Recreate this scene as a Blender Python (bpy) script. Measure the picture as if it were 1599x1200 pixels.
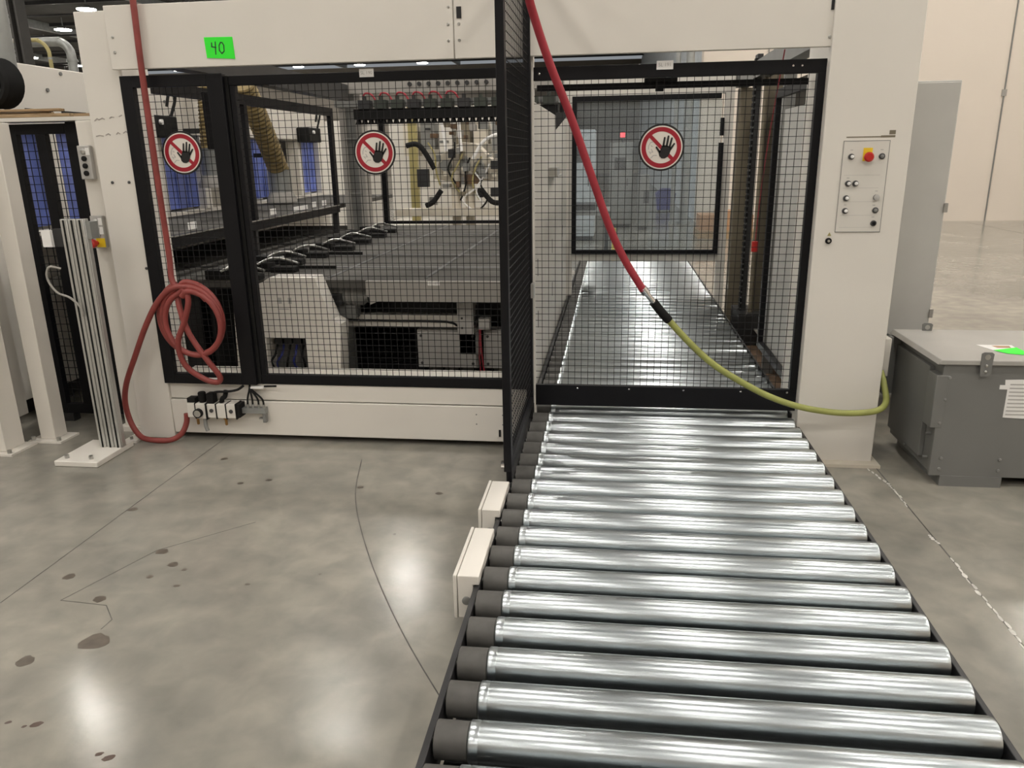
import bpy, math, random
from mathutils import Vector, Matrix
random.seed(7)
PI = math.pi
for o in list(bpy.data.objects): bpy.data.objects.remove(o)
scene = bpy.context.scene
col = scene.collection

# ------------------------------------------------------------------ camera
pit, yaw, rol = math.radians(16.536), math.radians(7.521), math.radians(-0.951)
fw = Vector((-math.sin(yaw)*math.cos(pit), math.cos(yaw)*math.cos(pit), -math.sin(pit)))
rt = Vector((math.cos(yaw), math.sin(yaw), 0)); up = rt.cross(fw)
r2 = math.cos(rol)*rt + math.sin(rol)*up; u2 = -math.sin(rol)*rt + math.cos(rol)*up
cd = bpy.data.cameras.new('camera'); cam = bpy.data.objects.new('camera', cd); col.objects.link(cam)
cd.sensor_width = 36; cd.lens = 1208.5/1599*36; cd.clip_start = 0.05; cd.clip_end = 300
cam.matrix_world = Matrix(((r2.x, u2.x, -fw.x, 0), (r2.y, u2.y, -fw.y, 0), (r2.z, u2.z, -fw.z, 1.55), (0, 0, 0, 1)))
scene.camera = cam
# ------------------------------------------------------------------ world and exposure (the hall is closed; its lamps light it)
w = bpy.data.worlds.new('world'); scene.world = w; w.use_nodes = True
w.node_tree.nodes['Background'].inputs[0].default_value = (0.8, 0.85, 0.9, 1)
w.node_tree.nodes['Background'].inputs[1].default_value = 0.3
vs = scene.view_settings
vs.view_transform = 'Standard'; vs.look = 'None'; vs.gamma = 1; vs.use_curve_mapping = False
vs.exposure = 0.0
LAMP = 74.0

# ------------------------------------------------------------------ materials
MATS = {}
def mat(name, c, rough=0.5, metal=0.0, var=0.06, scale=6.0, bump=0.0, bscale=60.0, emit=0.0, stretch=None, rvar=0.0, spec=None, alpha=None):
    m = bpy.data.materials.new(name); m.use_nodes = True
    nt = m.node_tree; n = nt.nodes; l = nt.links; b = n['Principled BSDF']
    b.inputs['Roughness'].default_value = rough; b.inputs['Metallic'].default_value = metal
    if spec is not None: b.inputs['Specular IOR Level'].default_value = spec
    tc = n.new('ShaderNodeTexCoord'); mp = n.new('ShaderNodeMapping')
    l.new(tc.outputs['Object'], mp.inputs[0])
    if stretch: mp.inputs['Scale'].default_value = stretch
    ns = n.new('ShaderNodeTexNoise'); ns.inputs['Scale'].default_value = scale; ns.inputs['Detail'].default_value = 5
    l.new(mp.outputs[0], ns.inputs[0])
    rp = n.new('ShaderNodeValToRGB'); l.new(ns.outputs[0], rp.inputs[0])
    rp.color_ramp.elements[0].position = 0.3; rp.color_ramp.elements[1].position = 0.7
    rp.color_ramp.elements[0].color = tuple(max(0, x*(1-var)) for x in c)+(1,)
    rp.color_ramp.elements[1].color = tuple(min(1, x*(1+var)) for x in c)+(1,)
    l.new(rp.outputs[0], b.inputs['Base Color'])
    if rvar:
        mr = n.new('ShaderNodeMapRange'); mr.inputs[3].default_value = max(0.02, rough-rvar); mr.inputs[4].default_value = rough+rvar
        l.new(ns.outputs[0], mr.inputs[0]); l.new(mr.outputs[0], b.inputs['Roughness'])
    if bump:
        n2 = n.new('ShaderNodeTexNoise'); n2.inputs['Scale'].default_value = bscale; l.new(mp.outputs[0], n2.inputs[0])
        bp = n.new('ShaderNodeBump'); bp.inputs['Strength'].default_value = bump; bp.inputs['Distance'].default_value = 0.01
        l.new(n2.outputs[0], bp.inputs['Height']); l.new(bp.outputs[0], b.inputs['Normal'])
    if emit:
        l.new(rp.outputs[0], b.inputs['Emission Color']); b.inputs['Emission Strength'].default_value = emit
    if alpha is not None: b.inputs['Alpha'].default_value = alpha
    MATS[name] = m; return m
mat('white_paint', (0.70, 0.67, 0.615), 0.42, var=0.025, scale=2.5)
mat('light_paint', (0.64, 0.615, 0.565), 0.45, var=0.04, scale=3)
mat('cream_paint', (0.60, 0.55, 0.46), 0.5, var=0.08, scale=4)
mat('black_paint', (0.006, 0.006, 0.0075), 0.45, var=0.15, spec=0.2)
mat('black_wire', (0.010, 0.010, 0.011), 0.5, var=0.1, spec=0.2)
mat('black_rubber', (0.010, 0.010, 0.010), 0.7, var=0.2, spec=0.2)
mat('sleeve', (0.075, 0.072, 0.066), 0.6, var=0.2, scale=20)
mat('dark_steel', (0.035, 0.035, 0.036), 0.45, metal=0.3, var=0.2)
mat('rail_black', (0.02, 0.02, 0.021), 0.45, var=0.2)
mat('table_grey', (0.085, 0.081, 0.074), 0.75, spec=0.2, var=0.25, scale=2.5)
mat('panel_grey', (0.32, 0.305, 0.28), 0.5, var=0.05)
mat('box_grey', (0.42, 0.41, 0.39), 0.5, var=0.05)
mat('mid_grey', (0.20, 0.20, 0.19), 0.5, var=0.1)
mat('cabinet_grey', (0.48, 0.475, 0.45), 0.45, var=0.03)
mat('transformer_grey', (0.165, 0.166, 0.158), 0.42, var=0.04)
mat('lid_ceiling_sheen', (0.36, 0.35, 0.325), 0.38, var=0.05)  # lighter than the body: ceiling reflection painted into the lid grey
mat('aluminium', (0.55, 0.55, 0.53), 0.35, metal=0.75, var=0.05)
mat('chrome', (0.75, 0.75, 0.75), 0.15, metal=1.0, var=0.03)
mat('screw', (0.5, 0.5, 0.48), 0.3, metal=0.9)
mat('dark_screw', (0.05, 0.05, 0.05), 0.4)
mat('brass', (0.35, 0.2, 0.07), 0.35, metal=0.8)
mat('red_hose', (0.235, 0.042, 0.036), 0.5, var=0.15, scale=12)
mat('bright_red_hose', (0.34, 0.025, 0.04), 0.45, var=0.1, scale=12)
mat('green_hose', (0.33, 0.35, 0.10), 0.5, var=0.12, scale=12)
mat('red_plastic', (0.45, 0.015, 0.012), 0.35)
mat('yellow_plastic', (0.75, 0.52, 0.02), 0.4)
mat('yellow_post', (0.36, 0.31, 0.13), 0.5)
mat('sign_red', (0.32, 0.008, 0.022), 0.4, var=0.04)
mat('sign_white', (0.72, 0.68, 0.62), 0.45, var=0.03)
mat('sign_black', (0.006, 0.006, 0.007), 0.5)
mat('sign_grey', (0.42, 0.41, 0.39), 0.5)
mat('paper_green', (0.03, 0.85, 0.03), 0.6, var=0.02)
mat('paper_white', (0.80, 0.79, 0.77), 0.6, var=0.02)
mat('ink', (0.02, 0.02, 0.03), 0.6)
mat('pencil', (0.36, 0.33, 0.30), 0.7)
mat('blue_strip', (0.13, 0.18, 0.52), 0.3, var=0.25, scale=5)
mat('blue_plastic', (0.03, 0.04, 0.22), 0.4)
mat('duct_hose', (0.22, 0.16, 0.06), 0.6, var=0.25, scale=14)
mat('wood', (0.32, 0.22, 0.12), 0.7, var=0.35, scale=10, stretch=(1, 8, 8))
mat('rust', (0.11, 0.065, 0.035), 0.8, var=0.4, scale=8)
mat('dark_brown', (0.045, 0.038, 0.028), 0.7, var=0.3)
mat('orange_box', (0.42, 0.24, 0.13), 0.6)
mat('valve_green', (0.03, 0.036, 0.028), 0.5, var=0.3)
mat('beige_steel', (0.17, 0.145, 0.10), 0.5, var=0.1)
mat('far_blue_grey', (0.46, 0.50, 0.53), 0.5, var=0.15)
mat('wall_paint', (0.70, 0.63, 0.55), 0.7, var=0.02, scale=0.6)
mat('wall_brown', (0.20, 0.18, 0.155), 0.8, var=0.1, scale=0.5)
mat('ceiling_dark', (0.045, 0.043, 0.04), 0.8, var=0.3, scale=0.8)
mat('galvanised', (0.30, 0.31, 0.30), 0.45, metal=0.5, var=0.15)
mat('lamp_glow', (1.0, 0.945, 0.87), 0.5, var=0.0, emit=LAMP)
mat('red_lamp', (1.0, 0.05, 0.06), 0.5, var=0.0, emit=3.0)
mat('floor_joint', (0.085, 0.08, 0.072), 0.6, var=0.3, scale=15)
mat('floor_residue', (0.55, 0.53, 0.49), 0.6, var=0.3, scale=25)
mat('stain', (0.105, 0.088, 0.07), 0.35, var=0.25, scale=20)
mat('rust_stain', (0.075, 0.048, 0.036), 0.5, var=0.25, scale=20)
mat('floor_line', (0.55, 0.42, 0.05), 0.5, var=0.15)

def roller_mat():
    m = bpy.data.materials.new('zinc_roller'); m.use_nodes = True; nt = m.node_tree; n = nt.nodes; l = nt.links; b = n['Principled BSDF']
    b.inputs['Metallic'].default_value = 1.0
    tc = n.new('ShaderNodeTexCoord'); oi = n.new('ShaderNodeObjectInfo'); ad = n.new('ShaderNodeVectorMath'); ad.operation = 'ADD'
    sc = n.new('ShaderNodeVectorMath'); sc.operation = 'SCALE'; sc.inputs[3].default_value = 7.0
    cx = n.new('ShaderNodeCombineXYZ'); l.new(oi.outputs['Random'], cx.inputs[0]); l.new(oi.outputs['Random'], cx.inputs[1]); l.new(cx.outputs[0], sc.inputs[0])
    l.new(tc.outputs['Object'], ad.inputs[0]); l.new(sc.outputs[0], ad.inputs[1])
    mp = n.new('ShaderNodeMapping'); mp.inputs['Scale'].default_value = (0.7, 40, 40); l.new(ad.outputs[0], mp.inputs[0])
    n1 = n.new('ShaderNodeTexNoise'); n1.inputs['Scale'].default_value = 1.6; n1.inputs['Detail'].default_value = 6; l.new(mp.outputs[0], n1.inputs[0])
    n2 = n.new('ShaderNodeTexNoise'); n2.inputs['Scale'].default_value = 90; n2.inputs['Detail'].default_value = 3; l.new(ad.outputs[0], n2.inputs[0])
    rp = n.new('ShaderNodeValToRGB'); l.new(n1.outputs[0], rp.inputs[0])
    rp.color_ramp.elements[0].position = 0.3; rp.color_ramp.elements[1].position = 0.72
    rp.color_ramp.elements[0].color = (0.42, 0.46, 0.48, 1); rp.color_ramp.elements[1].color = (0.57, 0.61, 0.625, 1)
    l.new(rp.outputs[0], b.inputs['Base Color'])
    mr = n.new('ShaderNodeMapRange'); mr.inputs[3].default_value = 0.28; mr.inputs[4].default_value = 0.295
    l.new(n1.outputs[0], mr.inputs[0]); l.new(mr.outputs[0], b.inputs['Roughness'])
    MATS['zinc_roller'] = m
roller_mat()

def floor_mat():
    m = bpy.data.materials.new('polished_concrete'); m.use_nodes = True; nt = m.node_tree; n = nt.nodes; l = nt.links; b = n['Principled BSDF']
    tc = n.new('ShaderNodeTexCoord')
    def noise(s, d, dist=0.0):
        x = n.new('ShaderNodeTexNoise'); x.inputs['Scale'].default_value = s; x.inputs['Detail'].default_value = d; x.inputs['Distortion'].default_value = dist
        l.new(tc.outputs['Object'], x.inputs[0]); return x
    a = noise(0.9, 6, 0.6); c = noise(7, 8, 0.3); f = noise(60, 4)
    r1 = n.new('ShaderNodeValToRGB'); l.new(a.outputs[0], r1.inputs[0])
    r1.color_ramp.elements[0].position = 0.32; r1.color_ramp.elements[1].position = 0.68
    r1.color_ramp.elements[0].color = (0.215, 0.207, 0.180, 1); r1.color_ramp.elements[1].color = (0.335, 0.313, 0.272, 1)
    r2_ = n.new('ShaderNodeValToRGB'); l.new(c.outputs[0], r2_.inputs[0])
    r2_.color_ramp.elements[0].position = 0.3; r2_.color_ramp.elements[1].position = 0.7
    r2_.color_ramp.elements[0].color = (0.78, 0.79, 0.79, 1); r2_.color_ramp.elements[1].color = (1.08, 1.07, 1.05, 1)
    mx = n.new('ShaderNodeMix'); mx.data_type = 'RGBA'; mx.blend_type = 'MULTIPLY'; mx.inputs[0].default_value = 1.0
    l.new(r1.outputs[0], mx.inputs[6]); l.new(r2_.outputs[0], mx.inputs[7])
    l.new(mx.outputs[2], b.inputs['Base Color'])
    mr = n.new('ShaderNodeMapRange'); mr.inputs[3].default_value = 0.14; mr.inputs[4].default_value = 0.22
    l.new(c.outputs[0], mr.inputs[0]); l.new(mr.outputs[0], b.inputs['Roughness'])
    bp = n.new('ShaderNodeBump'); bp.inputs['Strength'].default_value = 0.06; bp.inputs['Distance'].default_value = 0.004
    l.new(f.outputs[0], bp.inputs['Height']); l.new(bp.outputs[0], b.inputs['Normal'])
    MATS['polished_concrete'] = m
floor_mat()

def glass_mat():
    m = bpy.data.materials.new('clear_sheet'); m.use_nodes = True; nt = m.node_tree; n = nt.nodes; l = nt.links
    for x in list(n): n.remove(x)
    out = n.new('ShaderNodeOutputMaterial'); tr = n.new('ShaderNodeBsdfTransparent'); tr.inputs[0].default_value = (0.86, 0.9, 0.92, 1)
    gl = n.new('ShaderNodeBsdfGlossy'); gl.inputs['Roughness'].default_value = 0.12
    df = n.new('ShaderNodeBsdfDiffuse'); df.inputs[0].default_value = (0.55, 0.6, 0.65, 1)
    ns = n.new('ShaderNodeTexNoise'); ns.inputs['Scale'].default_value = 3; tc = n.new('ShaderNodeTexCoord'); l.new(tc.outputs['Object'], ns.inputs[0])
    mr = n.new('ShaderNodeMapRange'); mr.inputs[3].default_value = 0.06; mr.inputs[4].default_value = 0.16; l.new(ns.outputs[0], mr.inputs[0])
    m1 = n.new('ShaderNodeMixShader'); m2 = n.new('ShaderNodeMixShader'); m1.inputs[0].default_value = 0.07
    l.new(tr.outputs[0], m1.inputs[1]); l.new(gl.outputs[0], m1.inputs[2])
    l.new(mr.outputs[0], m2.inputs[0]); l.new(m1.outputs[0], m2.inputs[1]); l.new(df.outputs[0], m2.inputs[2]); l.new(m2.outputs[0], out.inputs[0])
    MATS['clear_sheet'] = m
glass_mat()

# ------------------------------------------------------------------ mesh helpers
class MB:
    def __init__(s): s.v = []; s.f = []
    def add(s, vs_, fs):
        k = len(s.v); s.v += [tuple(v) for v in vs_]; s.f += [tuple(i+k for i in f) for f in fs]; return s
    def box(s, x0, x1, y0, y1, z0, z1):
        x0, x1 = min(x0, x1), max(x0, x1); y0, y1 = min(y0, y1), max(y0, y1); z0, z1 = min(z0, z1), max(z0, z1)
        return s.add([(x0,y0,z0),(x1,y0,z0),(x1,y1,z0),(x0,y1,z0),(x0,y0,z1),(x1,y0,z1),(x1,y1,z1),(x0,y1,z1)],
                     [(3,2,1,0),(4,5,6,7),(0,1,5,4),(1,2,6,5),(2,3,7,6),(3,0,4,7)])
    def cyl(s, p, q, r, r1=None, n=20, caps=True):
        p = Vector(p); q = Vector(q); r1 = r if r1 is None else r1
        d = (q-p).normalized(); a = d.orthogonal().normalized(); b = d.cross(a)
        vs_ = []
        for c, rr in ((p, r), (q, r1)):
            for i in range(n):
                t = 2*PI*i/n; vs_.append(c + rr*(math.cos(t)*a + math.sin(t)*b))
        fs = [(i, (i+1) % n, n+(i+1) % n, n+i) for i in range(n)]
        if caps: fs += [tuple(range(n-1, -1, -1)), tuple(range(n, 2*n))]
        return s.add(vs_, fs)
    def lathe(s, p, q, prof, n=24):
        # prof: (t along p->q in metres, radius)
        p = Vector(p); d = (Vector(q)-p).normalized(); a = d.orthogonal().normalized(); b = d.cross(a); vs_ = []
        for t, r in prof:
            for i in range(n):
                u = 2*PI*i/n; vs_.append(p + d*t + r*(math.cos(u)*a + math.sin(u)*b))
        m = len(prof)
        fs = [(j*n+i, j*n+(i+1) % n, (j+1)*n+(i+1) % n, (j+1)*n+i) for j in range(m-1) for i in range(n)]
        fs += [tuple(range(n-1, -1, -1)), tuple(range((m-1)*n, m*n))]
        return s.add(vs_, fs)
    def tube(s, pts, r, n=12, smooth=6, closed=False, ripple=0.0):
        pts = spline([Vector(p) for p in pts], smooth) if smooth else [Vector(p) for p in pts]
        m = len(pts); prev = None; vs_ = []
        for i, p in enumerate(pts):
            t = (pts[min(i+1, m-1)] - pts[max(i-1, 0)]).normalized()
            a = t.orthogonal().normalized() if prev is None else (prev - t*prev.dot(t)).normalized()
            prev = a; b = t.cross(a); rr = r*(1 + (ripple if i % 2 else -ripple))
            for k in range(n):
                u = 2*PI*k/n; vs_.append(p + rr*(math.cos(u)*a + math.sin(u)*b))
        fs = [(j*n+i, j*n+(i+1) % n, (j+1)*n+(i+1) % n, (j+1)*n+i) for j in range(m-1) for i in range(n)]
        fs += [tuple(range(n-1, -1, -1)), tuple(range((m-1)*n, m*n))]
        return s.add(vs_, fs)
    def prism(s, poly, axis, a, b):
        # poly: 2D points in the two remaining axes (order x,y,z without axis)
        def P(u, v, w_):
            return {'x': (w_, u, v), 'y': (u, w_, v), 'z': (u, v, w_)}[axis]
        n = len(poly)
        vs_ = [P(u, v, a) for u, v in poly] + [P(u, v, b) for u, v in poly]
        return s.add(vs_, [tuple(range(n)), tuple(range(2*n-1, n-1, -1))] + [(i+n, (i+1) % n + n, (i+1) % n, i) for i in range(n)])
    def stroke(s, pts, wd, axis, a, b):
        # flat pen stroke of width wd along 2D pts, thickness a..b on axis
        for (x0, y0), (x1, y1) in zip(pts[:-1], pts[1:]):
            d = math.hypot(x1-x0, y1-y0) or 1e-6; nx, ny = -(y1-y0)/d*wd/2, (x1-x0)/d*wd/2; ex, ey = (x1-x0)/d*wd*.3, (y1-y0)/d*wd*.3
            s.prism([(x0-ex+nx, y0-ey+ny), (x0-ex-nx, y0-ey-ny), (x1+ex-nx, y1+ey-ny), (x1+ex+nx, y1+ey+ny)], axis, a, b)
        return s
    def wires(s, u0, u1, v0, v1, pitch, r, plane, c):
        # welded grid of square wires; plane 'y': u=x v=z at y=c ; plane 'x': u=y v=z at x=c
        def B(a0, a1, b0, b1, off):
            if plane == 'y': s.box(a0, a1, c+off-r, c+off+r, b0, b1)
            else: s.box(c+off-r, c+off+r, a0, a1, b0, b1)
        nu = int((u1-u0)/pitch); nv = int((v1-v0)/pitch)
        for i in range(1, nu+1): B(u0+i*(u1-u0)/(nu+1)-r, u0+i*(u1-u0)/(nu+1)+r, v0, v1, -r*.7)
        for i in range(1, nv+1): B(u0, u1, v0+i*(v1-v0)/(nv+1)-r, v0+i*(v1-v0)/(nv+1)+r, r*.7)
        return s
def spline(p, k):
    out = []
    for i in range(len(p)-1):
        p0 = p[max(i-1, 0)]; p1 = p[i]; p2 = p[i+1]; p3 = p[min(i+2, len(p)-1)]
        for j in range(k):
            t = j/k; out.append(0.5*((2*p1)+(p2-p0)*t+(2*p0-5*p1+4*p2-p3)*t*t+(3*p1-p0-3*p2+p3)*t**3))
    out.append(p[-1]); return out
def wloc(o):
    v = Vector((0, 0, 0))
    while o is not None: v += o.location; o = o.parent
    return v
def tag(o, label=None, cat=None, group=None, kind=None):
    if label: o['label'] = label
    if cat: o['category'] = cat
    if group: o['group'] = group
    if kind: o['kind'] = kind
    return o
def obj(name, mb, m, parent=None, bev=0.0, label=None, cat=None, group=None, kind=None, loc=None):
    off = wloc(parent) if parent else Vector(loc) if loc else None
    if parent is None and off is None:      # origin at base centre
        xs = [v[0] for v in mb.v]; ys = [v[1] for v in mb.v]; zs = [v[2] for v in mb.v]
        off = Vector(((min(xs)+max(xs))/2, (min(ys)+max(ys))/2, min(zs)))
    me = bpy.data.meshes.new(name)
    me.from_pydata([(v[0]-off.x, v[1]-off.y, v[2]-off.z) for v in mb.v], [], mb.f)
    me.polygons.foreach_set('use_smooth', [True]*len(me.polygons)); me.set_sharp_from_angle(angle=math.radians(38)); me.update()
    me.materials.append(MATS[m])
    o = bpy.data.objects.new(name, me); col.objects.link(o)
    if parent: o.parent = parent
    else: o.location = off
    if bev:
        b = o.modifiers.new('bevel', 'BEVEL'); b.width = bev; b.segments = 2; b.limit_method = 'ANGLE'; b.angle_limit = math.radians(50)
    tag(o, label, cat, group, kind); return o
def thing(name, label, cat, loc, group=None):
    o = bpy.data.objects.new(name, None); col.objects.link(o); o.location = loc; o.empty_display_size = 0.1
    return tag(o, label, cat, group)
def copy_tree(o, parent=None):
    c = o.copy(); col.objects.link(c); c.parent = parent
    for ch in o.children: copy_tree(ch, c)
    return c
def inst(src, loc, parent, name=None):      # a copy of a mesh part at a place, sharing mesh data
    c = src.copy(); col.objects.link(c); c.parent = parent; c.location = loc; return c
def box(*a): return MB().box(*a)
def text_mesh(txt, size, x, y, z, m, name, parent):     # flat lettering in the XZ plane facing -Y
    cu = bpy.data.curves.new('t', 'FONT'); cu.body = txt; cu.size = size; cu.align_x = 'CENTER'; cu.align_y = 'CENTER'; cu.extrude = 0.0004
    t = bpy.data.objects.new('t', cu); col.objects.link(t)
    dg = bpy.context.evaluated_depsgraph_get(); me0 = t.evaluated_get(dg).to_mesh()
    mb = MB(); mb.v = [(x+v.co.x, y-v.co.z, z+v.co.y) for v in me0.vertices]; mb.f = [tuple(p.vertices) for p in me0.polygons]
    t.evaluated_get(dg).to_mesh_clear(); bpy.data.objects.remove(t)
    return obj(name, mb, m, parent)
def screw(x, y, z, parent, r=0.006, m='screw', name='screw'):       # head facing -Y
    return obj(name, MB().lathe((x, y, z), (x, y-1, z), [(0, r), (r*.4, r), (r*.7, r*.6)], 10), m, parent)

# ================================================================== the hall
fl = obj('floor', box(-72, 16, -15, 64, -0.3, 0), 'polished_concrete', kind='structure', loc=(0, 0, 0))
obj('control_joint', box(-2.205, -2.202, -6, 18, 0.0002, 0.0009), 'floor_joint', fl)
obj('control_joint', box(1.341, 1.346, -6, 18, 0.0002, 0.0009), 'floor_joint', fl)
obj('control_joint', box(7.5, 7.506, 4, 18, 0.0002, 0.0009), 'floor_joint', fl)
ring = lambda cx, cy, rx, ry, n, a=0: [(cx+rx*math.cos(2*PI*i/n)*random.uniform(.8, 1.15)*math.cos(a)-ry*math.sin(2*PI*i/n)*math.sin(a), cy+rx*math.cos(2*PI*i/n)*math.sin(a)+ry*math.sin(2*PI*i/n)*random.uniform(.8, 1.15)*math.cos(a)) for i in range(n)]
mb = MB()
arc = spline([Vector((x, y, 0)) for x, y in ((-1.305, 3.71), (-1.225, 3.37), (-1.128, 3.09), (-.962, 2.725), (-.808, 2.43), (-.636, 2.136), (-.447, 1.848))], 6)
mb.stroke([(p.x, p.y) for p in arc], 0.004, 'z', 0.0002, 0.0008)
obj('tyre_scuff', mb, 'floor_joint', fl)
obj('pencil_mark', MB().stroke([(-1.55, 2.95), (-1.847, 2.665), (-1.991, 2.274), (-1.80, 2.26), (-1.723, 2.178), (-1.725, 2.12)], 0.003, 'z', 0.0002, 0.0007), 'floor_joint', fl)
for pts in (((1.30, 3.80), (1.338, 3.63), (1.345, 3.515), (1.336, 3.357)), ((1.330, 3.10), (1.345, 3.02)), ((1.345, 2.90), (1.340, 2.70), (1.346, 2.50), (1.338, 2.30))):
    mb = MB()
    for (xa, ya), (xb, yb) in zip(pts[:-1], pts[1:]):
        for k in range(5):
            t = k/5; x = xa+(xb-xa)*t+random.uniform(-.004, .004); y = ya+(yb-ya)*t
            mb.prism(ring(x, y, random.uniform(.003, .009), abs(yb-ya)/10*1.1, 8), 'z', 0.0002, 0.0012)
    obj('residue_streak', mb, 'floor_residue', fl, kind='stuff')
for x, y, s in ((-1.819, 2.657, .026), (-1.717, 2.562, .022), (-1.649, 2.529, .012), (-2.073, 2.434, .024), (-1.851, 2.297, .026), (-1.615, 2.414, .012), (-2.182, 3.021, .022), (-1.756, 2.465, .014), (-.798, 3.325, .018), (-2.054, 3.655, .02), (-1.689, 3.404, .018), (-1.817, 3.353, .016), (-1.2, 3.36, .016), (-1.70, 2.05, .05), (-1.86, 1.93, .03), (-1.35, 2.45, .01), (-.9, 2.9, .008), (-1.1, 2.55, .007)):
    obj('stain', MB().prism(ring(x, y, s, s*.9, 14), 'z', 0.0002, 0.0006), 'stain', fl)
for x, y, s in ((-1.702, 1.662, .010), (-1.614, 1.663, .018), (-1.644, 1.652, .008), (-1.36, 1.576, .012), (-1.325, 1.566, .018)):
    obj('rust_stain', MB().prism(ring(x, y, s, s*.6, 12, .5), 'z', 0.0002, 0.0006), 'rust_stain', fl)

wb = obj('wall_back', box(1.85, 16, 18.3, 18.7, 0, 8.3), 'wall_paint', kind='structure', loc=(0, 18.5, 0))
for x in (3.2, 8.0, 12.8): obj('wall_joint', box(x-.012, x+.012, 18.28, 18.31, 0, 8.3), 'mid_grey', wb)
ob = obj('outlet', box(7.95, 8.04, 18.27, 18.31, 2.55, 2.68), 'panel_grey', wb)
obj('wall_side', box(1.85, 2.2, 18.7, 64, 0, 8.3), 'far_blue_grey', kind='structure', loc=(2, 40, 0))
obj('wall_far', box(-72, 2.2, 63.5, 64, 0, 8.3), 'wall_brown', kind='structure', loc=(-30, 63.7, 0))
obj('wall_left', box(-72, -71.5, -15, 64, 0, 8.3), 'wall_brown', kind='structure', loc=(-71.7, 20, 0))
obj('wall_right', box(15.6, 16, -15, 18.3, 0, 8.3), 'wall_paint', kind='structure', loc=(15.8, 0, 0))
obj('wall_front', box(-72, 16, -15, -14.6, 0, 8.3), 'wall_paint', kind='structure', loc=(-20, -14.8, 0))
ce = obj('ceiling', box(-72, 16, -15, 64, 8.6, 8.9), 'ceiling_dark', kind='structure', loc=(0, 0, 8.6))
for i in range(9):
    y = 13.4+5.6*i; mb = box(-71, 15, y-.06, y+.06, 8.45, 8.6).box(-71, 15, y-.05, y+.05, 7.95, 8.03)
    obj('joist', mb, 'dark_steel', ce)
for i in range(4):
    x = -12-9*i; obj('girder', box(x-.1, x+.1, -14, 63, 8.2, 8.6), 'galvanised', ce)
lamp = thing('ceiling_light', 'round high bay lamp hanging under the dark roof', 'lamp', (0, 0, 8.0), 'high bay lamps in the hall')
obj('housing', MB().lathe((0, 0, 8.03), (0, 0, 9), [(0, .42), (.05, .40), (.08, .2), (.16, .15)], 20).cyl((0, 0, 8.15), (0, 0, 8.6), .03, n=8), 'galvanised', lamp)
obj('diffuser', MB().cyl((0, 0, 8.0), (0, 0, 8.03), .39, n=24), 'lamp_glow', lamp)
first = True
for i in range(-9, 5):
    for j in range(-4, 11):
        x = -4.6+4.7*i if i else -4.6; y = 10.75+4.85*j
        if (i, j) == (-1, 1) or x > 15 or y < -14 or x < -47 or (y > 18 and x > 0) or (x < -24 and y < 16) or (y > 30 and x > -14): continue
        o = lamp if first else copy_tree(lamp); first = False
        o.location = (x, y, 8.0)

# ================================================================== the machine enclosure
Y0 = 3.95
M = thing('machine_enclosure', 'large white painted machine enclosure spanning two mesh bays', 'machine', (-0.7, 4.05, 0))
cl = obj('left_column', box(-2.71, -2.495, 3.94, 4.18, 0.0, 2.27), 'white_paint', M, bev=.003)
for x, z in ((-2.64, 1.44), (-2.545, 1.44), (-2.52, 0.985)): screw(x, 3.94, z, cl, .008, 'dark_screw', 'hole')
obj('foot_plate', box(-2.76, -2.68, 3.84, 4.1, 0, .012), 'white_paint', cl)
for yy in (3.87, 3.92): obj('anchor_bolt', MB().cyl((-2.725, yy, .012), (-2.725, yy, .03), .009, n=8), 'screw', cl)
for zz, pts in ((1.752, ((-2.685, 0), (-2.67, .010), (-2.66, .004), (-2.64, .012), (-2.63, .006))), (1.762, ((-2.60, 0), (-2.59, .006), (-2.575, .004))), (1.77, ((-2.545, 0), (-2.53, .006))), (1.675, ((-2.69, 0), (-2.67, .004), (-2.65, 0))), (1.68, ((-2.635, 0), (-2.62, .006), (-2.61, .0))), (1.683, ((-2.575, 0), (-2.565, .008), (-2.555, .002))), (1.688, ((-2.535, 0), (-2.52, .008), (-2.51, 0)))):
    obj('pencil_note', MB().stroke([(x, zz+d) for x, d in pts], .005, 'y', 3.9385, 3.9398), 'pencil', cl)
cr = obj('right_column', box(.948, 1.333, 3.88, 4.3, 0.012, 3.0), 'white_paint', M, bev=.004)
obj('foot_plate', box(.95, 1.36, 3.82, 4.34, 0, .016), 'cream_paint', cr)
for a, b, name in ((-2.52, -.766, 'header_panel'), (-.762, .97, 'header_panel')):
    hp = obj(name, box(a, b, 3.90, 3.93, 1.99, 2.285 if a < -1 else 2.6), 'white_paint', M, bev=.003)
    if a > -1:
        obj('latch_slot', box(-.748, -.725, 3.897, 3.901, 2.165, 2.215), 'sign_black', hp)
        obj('latch_slot', box(.935, .958, 3.897, 3.901, 2.14, 2.19), 'sign_black', hp)
    sx = (-2.49, -.79) if a < -1 else (-.738, .94)
    for x in sx:
        for z in ((2.07, 2.14) if x != .94 else (2.03,)): screw(x, 3.90, z, hp, .007)
    if a < -1: screw(-.785, 3.90, 2.215, hp, .005)
bp_ = obj('base_panel', box(-2.495, -.43, 3.945, 3.965, .035, .235), 'white_paint', M, bev=.003)
obj('base_lip', box(-2.495, -.43, 3.955, 3.99, .24, .335), 'white_paint', bp_, bev=.003)
obj('base_beam', box(-2.495, -.45, 4.0, 4.25, .035, .352), 'white_paint', bp_)
for x in (-.72, -.575):
    for z in (.135, .19): screw(x, 3.945, z, bp_, .004, 'mid_grey')
for x in (-.592, -.566): obj('vent_slot', box(x-.006, x+.006, 3.942, 3.946, .065, .105), 'sign_black', bp_)
po = obj('hinge_post', box(-.432, -.392, 3.93, 3.99, .0, 2.0), 'white_paint', M, bev=.003)
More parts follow.
